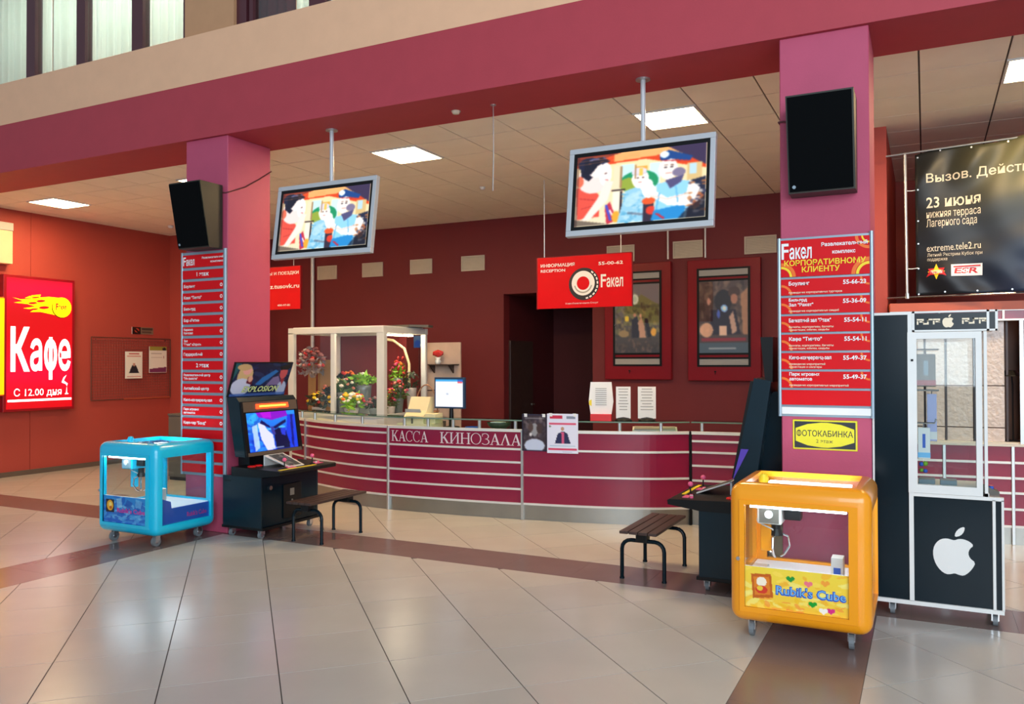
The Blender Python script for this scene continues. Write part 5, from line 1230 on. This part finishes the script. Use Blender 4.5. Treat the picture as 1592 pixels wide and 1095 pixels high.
def bouquet(label, x, y, z, r, h, blooms, leaf, pot=None, name='bouquet', n=26, seed=0, spread=.75):
    """h: height of the stems or of the bucket; r: radius of the head"""
    g = random.Random(seed); t = thing(name, label, 'flowers', (x, y, z))
    if pot: MB().lathe([(r*.42, 0), (r*.55, h*.85), (r*.58, h), (r*.50, h), (r*.46, h*.5)], (0, 0, 0), 14).build('bucket' if pot == 'bucket' else 'wrapping', pot, t, True)
    st = MB()
    for k in range(9): a = g.uniform(0, 6.28); q = g.uniform(.1, .7)*r; st.tube([(q*.2*math.cos(a), q*.2*math.sin(a), .01), (q*.7*math.cos(a), q*.7*math.sin(a), h), (q*math.cos(a), q*math.sin(a), h+r*.5)], .006, 5)
    stuff(st.build('stems', leaf, t))
    lf = MB()
    for k in range(70):
        a, b = g.uniform(0, 6.28), g.uniform(-.5, 1.3); q = r*g.uniform(.55, 1.0)
        c = Vector((q*math.cos(a)*math.cos(b), q*math.sin(a)*math.cos(b), h+r*.35+q*math.sin(b)*spread)); d = Vector((g.uniform(-1, 1), g.uniform(-1, 1), g.uniform(-.3, 1))).normalized(); s_ = d.cross(Vector((g.uniform(-1, 1), g.uniform(-1, 1), .3))).normalized(); L = r*g.uniform(.22, .4)
        vs = [lf.bm.verts.new(c-d*L), lf.bm.verts.new(c+s_*L*.35), lf.bm.verts.new(c+d*L), lf.bm.verts.new(c-s_*L*.35)]; lf.bm.faces.new(vs)
    stuff(lf.build('foliage', leaf, t, fix=False))
    by = {}
    for k in range(n):
        a, b = g.uniform(0, 6.28), g.uniform(.0, 1.45); q = r*g.uniform(.8, 1.05)
        c = (q*math.cos(a)*math.cos(b), q*math.sin(a)*math.cos(b), h+r*.35+q*math.sin(b)*spread); m = blooms[g.randrange(len(blooms))]
        s_ = r*g.uniform(.13, .22); by.setdefault(m, MB()).ball(c, s_, 1, (1, 1, .75))
    for m, mb in by.items(): stuff(mb.build('blooms', 'bloom_'+m, t, True))
    return t
fs = 1.003
bouquet('red, yellow and white bouquet at the left of the flower kiosk', -7.60, 9.06, fs, .18, .10, ['yellow', 'red', 'white', 'yellow'], 'leaf_dark', 'wrap', seed=1)
bouquet('orange and pink roses standing tall behind the middle post of the kiosk', -7.58, 9.36, fs, .19, .20, ['orange', 'pinkish', 'pinkish', 'dusty'], 'leaf_dark', 'bucket', seed=2, n=22)
bouquet('bright orange flowers right of the middle post of the kiosk', -7.40, 9.42, fs, .16, .42, ['orange', 'orange', 'red'], 'leaf_dark', 'bucket', seed=3, n=16)
bouquet('cream lilies above the mixed yellow bouquet in the kiosk', -7.30, 9.24, fs, .17, .30, ['white', 'white', 'pinkish'], 'leaf', 'bucket', seed=4, n=16)
bouquet('round mixed bouquet of yellow, white and red flowers in the middle of the kiosk', -7.02, 9.04, fs, .19, .10, ['yellow', 'white', 'orange', 'yellow', 'red'], 'leaf_bright', 'wrap', seed=5, n=40)
bouquet('bright green bunch in a tall grey vase in the kiosk', -7.10, 9.42, fs, .20, .40, ['white'], 'leaf_bright', 'bucket', seed=6, n=1, spread=.5)
bouquet('low yellow flowers at the foot of the kiosk glass', -7.00, 8.995, fs, .07, .05, ['yellow'], 'leaf_bright', 'bucket', seed=7, n=18)
bouquet('brownish dry bunch beside the corner post of the kiosk', -6.70, 9.12, fs, .13, .10, ['dusty', 'grey'], 'leaf_dark', 'bucket', seed=8, n=12)
dr = bouquet('dusty red and grey dried flowers hanging from the roof of the kiosk', -7.78, 9.13, 1.50, .20, .10, ['dusty', 'grey', 'red', 'white', 'dusty'], 'bloom_grey', None, name='dried_flowers', seed=9, n=60, spread=1.3)
for k in (-.06, .07): MB().cyl((k, 0, .30), (k*.4, 0, .695), .002, seg=5).build('hanging_thread', 'wire', dr)
bouquet('small pale bunch in the wrap behind the dusty dried flowers', -7.36, 9.75, fs, .15, .40, ['white', 'pinkish'], 'leaf', 'wrap', seed=19, n=14)
bouquet('tall red and green stems by the back right post of the kiosk', -6.74, 9.74, fs, .13, .50, ['red', 'orange', 'magenta'], 'leaf_bright', 'bucket', seed=20, n=18, spread=1.5)
bouquet('leafy bunch with red buds low behind the side glass of the kiosk', -6.55, 9.30, fs, .11, .12, ['red', 'magenta', 'yellow'], 'leaf', 'wrap', seed=21, n=20, spread=1.8)
bouquet('red and pink flowers behind the right side glass of the kiosk', -6.53, 9.45, fs, .13, .22, ['red', 'magenta', 'pinkish'], 'leaf', 'bucket', seed=10, n=24, spread=1.6)
bouquet('dark green wrapped bunch standing at the back right of the kiosk', -6.52, 9.76, fs, .13, .36, ['grey'], 'leaf_dark', 'wrap', seed=11, n=3, spread=1.6)
bt_ = thing('kraft_board', 'brown kraft boards leaning at the left end of the kiosk', 'board', (-7.95, 9.24, fs))
MB().box((-.02, -.02, 0), (.47, .07, .02)).build('foot', 'kraft', bt_)
MB().box((.0, 0, 0), (.13, .02, .70)).build('board', 'kraft', bt_); MB().box((.15, .03, 0), (.45, .05, .76)).build('board', 'kraft', bt_)
for k in range(2):
    for j in range(2):
        tag(MB().ball((-6.44, 9.32+.11*k, 1.78-.14*j), .03, 1, (.35, 1, 1)).tube([(-6.44, 9.32+.11*k, 1.80-.14*j), (-6.44, 9.32+.11*k, 2.12)], .002, 4).build('red_pendant', 'bloom_red', None, True), ['upper left', 'lower left', 'upper right', 'lower right'][k*2+j]+' red heart pendant hanging behind the side glass of the kiosk', 'pendant', 'red pendants in the kiosk')

# ================================================================== BEHIND AND ON THE COUNTER
t = thing('pegboard_display', 'pale pinkish display board with small shelves right of the flower kiosk', 'display board', (-6.44, 10.5, 0))
MB().box((-.29, 0, .0), (.29, .03, 2.02), .003, 1).build('board', 'pegboard', t)
for z, x0, x1 in ((1.68, -.26, .27), (1.30, -.16, .06)):
    MB().box((x0, -.20, z), (x1, 0, z+.015)).build('shelf', 'wood_dark', t)
    for x in (x0+.1, x1-.1): MB().prism([(0, 0), (-.14, 0), (0, -.12)], lambda u, v, d: (x+d, u, z+v), -.012, .012).build('shelf_bracket', 'wood_dark', t)
v = thing('small_vase', 'small white and red ornament on the upper shelf of the display board', 'ornament', (-6.47, 10.39, 1.696))
MB().lathe([(.03, 0), (.05, .04), (.03, .08), (.045, .10)], (0, 0, 0), 12).build('bowl', 'white', v, True); MB().ball((0, 0, .16), .07, 1, (1.5, .6, .8)).build('red_flowers', 'bloom_red', v)
t = thing('blue_poster', 'small blue poster on a thin stand beside the display board', 'poster', (-6.93, 10.45, 1.945))
MB().box((0, -.015, 0), (.19, 0, .18)).build('sheet', 'blue_grey', t)
cv = Canvas(16, 16).grad((90, 130, 190), (40, 90, 180)).ell(.35, .65, .25, .3, (30, 80, 190)).ell(.75, .8, .15, .15, (220, 225, 235)); cv.build('poster_print', 'print', lambda u, w: (.19*u, -.016, .18*w), t)
MB().cyl((.09, 0, -1.945), (.09, 0, .01), .012, seg=8).build('stand', 'burgundy_dark', t)
t = thing('flower_basket', 'wicker basket with a tall round handle behind the cash register', 'basket', (-6.02, 9.35, 0))
MB().box((-.2, -.2, 0), (.2, .2, .93)).build('plinth', 'box_grey', t)
MB().lathe([(.12, .932), (.18, 1.06), (.19, 1.07), (.17, 1.07), (.12, .95), (0, .945)], (0, 0, 0), 18).build('basket_bowl', 'wicker', t, True)
MB().tube([(.175*math.cos(a), .02, 1.06+.36*math.sin(a)) for a in [k*PI/14 for k in range(15)]], .009, 6).build('handle', 'wicker', t, True)
t = thing('cash_register', 'cream cash register on the counter beside the computer screen', 'cash register', (-5.33, 8.185, .956))
MB().box((-.26, -.13, 0), (.22, .14, .05), .006).build('base_tray', 'cream', t)
MB().prism([(-.14, .05), (.14, .05), (.14, .13), (.04, .20), (-.05, .355), (-.14, .355)], lambda u, w, d: (d, -u*.8, w), -.17, .10).build('housing', 'cream', t)
MB().prism([(.0, .0), (.10, .0), (.10, .03), (.0, .08)], lambda u, w, d: (d, -.13+u*.2, .18+w*.5), -.14, .07).build('keypad', 'paper_grey', t)
MB().box((-.05, -.14, .05), (-.042, -.11, .13)).build('front_seam', 'box_grey', t); MB().box((.10, -.08, .05), (.24, .10, .17), .008).build('printer', 'cream', t)
M('monitor_blue', (30, 62, 92), .4)
t = thing('computer_monitor', 'computer monitor with a white lit screen standing on the counter', 'monitor', (-4.985, 8.25, .956))
MB().lathe([(.10, 0), (.10, .012), (.03, .02), (.022, .24)], (0, .05, 0), 16).build('stand', 'black', t)
MB().box((-.205, 0, .225), (.205, .045, .59), .006).build('case', 'monitor_blue', t)
c = Canvas(40, 34, (240, 244, 255)); c.rect(0, 0, 1, .07, (60, 170, 230)).rect(.82, .0, 1, .10, (40, 110, 200)).rect(.8, .09, .98, .13, (230, 90, 100)).rect(.40, .50, .48, .55, (190, 200, 215))
c.build('screen_picture', 'monitor_screen', lambda u, w: (-.185+.37*u, -.002, .245+.32*w), t)
def leaflet(label, x, y, w, h, red, z=1.085):
    a = math.atan2(.32, 1)
    t = thing('leaflet_stand', label, 'leaflet stand', (x, y, z), .27)
    if red:
        MB().box((-w/2, -.03, 0), (w/2, .06, .075), .003, 1).build('red_base', 'red_plastic', t)
        MB().prism([(-w/2, .075), (w/2, .075), (w/2+.02, h*.5), (w/2, h), (-w/2, h), (-w/2-.02, h*.5)], lambda u, q, d: (u, d+.1*q*.3, q), .0, .012).build('card', 'paper', t)
        m = MB()
        for k in range(9): m.box((-.06, -.0035+.03*(.17+.022*k), .17+.022*k), (.06, .0+.03*(.17+.022*k), .178+.022*k))
        m.build('print_lines', 'paper_grey', t); MB().flat([(-w/2-.017, h*.42), (-w/2+.012, h*.38), (-w/2+.012, h*.55), (-w/2-.017, h*.52)], lambda u, q: (u, -.004+.03*q, q)).build('yellow_edge', 'yellow', t)
    else:
        MB().lathe([(.095, 0), (.09, .015), (.06, .035), (.0, .045)], (0, 0, 0), 20).build('black_base', 'black', t, True)
        MB().box((-w/2, -.002, .03), (w/2, .008, h)).build('card', 'paper', t)
        m = MB(); g = random.Random(int(x*100))
        for k in range(8): q = g.uniform(.25, .42)*w; z_ = h*.92-k*h*.085; m.box((-q, -.004, z_), (q, -.002, z_+.010))
        m.build('print_lines', 'paper_grey', t)
leaflet('white leaflet on a red stand, leftmost of three on the glass shelf', -3.13, 8.335, .225, .42, True)
leaflet('narrow white leaflet in a black holder, middle of three on the glass shelf', -2.905, 8.415, .155, .37, False)
leaflet('wide white leaflet in a black holder, rightmost of three on the glass shelf', -2.67, 8.50, .19, .37, False)
t = thing('keyboard', 'pale keyboard lying on the counter right of the leaflets', 'keyboard', (-2.62, 8.62, .956), .3)
MB().prism([(0, 0), (.20, 0), (.20, .05), (.0, .02)], lambda u, w, d: (d, u, w), -.24, .24).build('case', 'white', t); MB().prism([(.02, .024), (.18, .048), (.18, .056), (.02, .032)], lambda u, w, d: (d, u, w), -.22, .22).build('keys', 'paper_grey', t)
t = thing('cash_tray', 'small blue tray on the counter below the computer screen', 'tray', (-4.62, 8.16, .956))
MB().lathe([(.0, 0), (.07, 0), (.09, .03), (.08, .03), (.065, .008), (0, .008)], (0, 0, 0), 16).build('dish', 'ink_blue', t, True)
t = thing('dark_bowl', 'dark green bowl on the counter just left of the taped posters', 'bowl', (-4.30, 8.20, .956))
MB().lathe([(.05, 0), (.12, .05), (.14, .09), (.125, .09), (.10, .05), (0, .015)], (0, 0, 0), 18).build('bowl_body', 'leaf_dark', t, True); MB().box((-.08, -.06, .07), (.06, .05, .094)).build('papers', 'paper', t)
def paper_pile(label, x, y, w, d_, n, rz):
    t = thing('paper_pile', label, 'papers', (x, y, .956), rz)
    for k in range(n): MB().box((-w/2+.01*k, -d_/2, .004*k), (w/2+.008*k, d_/2-.01*k, .004*k+.004)).build('sheet', 'paper', t)
paper_pile('white papers on the counter in front of the cash register', -5.45, 8.0+.09, .14, .07, 3, .1)
paper_pile('white papers on the counter right of the computer screen', -4.47, 8.115, .18, .10, 3, -.05)
def taped(label, u0, u1, z0, z1, cv):
    t = thing('taped_poster', label, 'poster', (0, 0, 0))
    n = 4; pts = []; s_ = 0
    mb = MB(); A = [on_front(u0+(u1-u0)*k/n, z0, .016) for k in range(n+1)]
    P_ = [(a[0], a[1]) for a in A]; N_ = normals(P_)
    mb.sweep(P_, N_, z0, z1, 0, .003).build('sheet', 'paper', t)
    def fn(u, v):
        p = on_front(u0+(u1-u0)*u, 0, .0205); return (p[0], p[1], z0+(z1-z0)*v)
    cv.build('poster_print', 'print_gloss', fn, t)
    for u in (u0+.04, u1-.04): p = on_front(u, z1-.02, .0215); MB().box((p[0]-.02, p[1]-.001, z1-.03), (p[0]+.02, p[1]+.001, z1+.005)).build('tape', 'paper', t)
c = Canvas(40, 60, (60, 48, 54)); c.rect(0, 0, 1, .03, (30, 28, 60)).speck(90, .06, [(90, 76, 80), (44, 36, 40), (120, 106, 106), (70, 60, 70)], .05, .1, .95, .7, .6, seed=12).ell(.5, .42, .14, .18, (150, 150, 152)).ell(.35, .36, .1, .12, (84, 66, 62)).ell(.7, .38, .12, .14, (70, 54, 52)).ell(.35, .55, .05, .05, (220, 216, 214)).rect(.12, .1, .88, .13, (170, 166, 170), .6).ell(.5, .85, .4, .18, (196, 206, 226)).rect(0, .97, 1, 1, (30, 28, 60)).rect(0, 0, .05, 1, (30, 28, 50)).rect(.95, 0, 1, 1, (30, 28, 50)).blur(1)
taped('dark film poster taped to the counter front beside the lettering', 1.70, 1.985, .755, 1.155, c)
c = Canvas(40, 60, (226, 228, 244)); c.rect(.08, .05, .5, .13, (206, 50, 80)).rect(.62, .06, .9, .12, (130, 140, 160)).rect(.06, .23, .94, .28, (220, 90, 120)).ell(.5, .38, .06, .05, (196, 150, 120)).poly([(.25, .75), (.35, .5), (.47, .45), (.55, .45), (.66, .5), (.76, .75)], (44, 46, 84)).poly([(.46, .46), (.55, .46), (.55, .75), (.47, .75)], (210, 90, 130)).ell(.1, .32, .03, .03, (130, 140, 120)).rect(.08, .8, .9, .83, (150, 190, 210)).rect(.04, .88, .96, .92, (214, 60, 100)).rect(.5, .95, .8, .97, (190, 190, 210))
taped('white poster of a man in a dark jacket taped to the counter front', 1.985, 2.325, .74, 1.165, c)
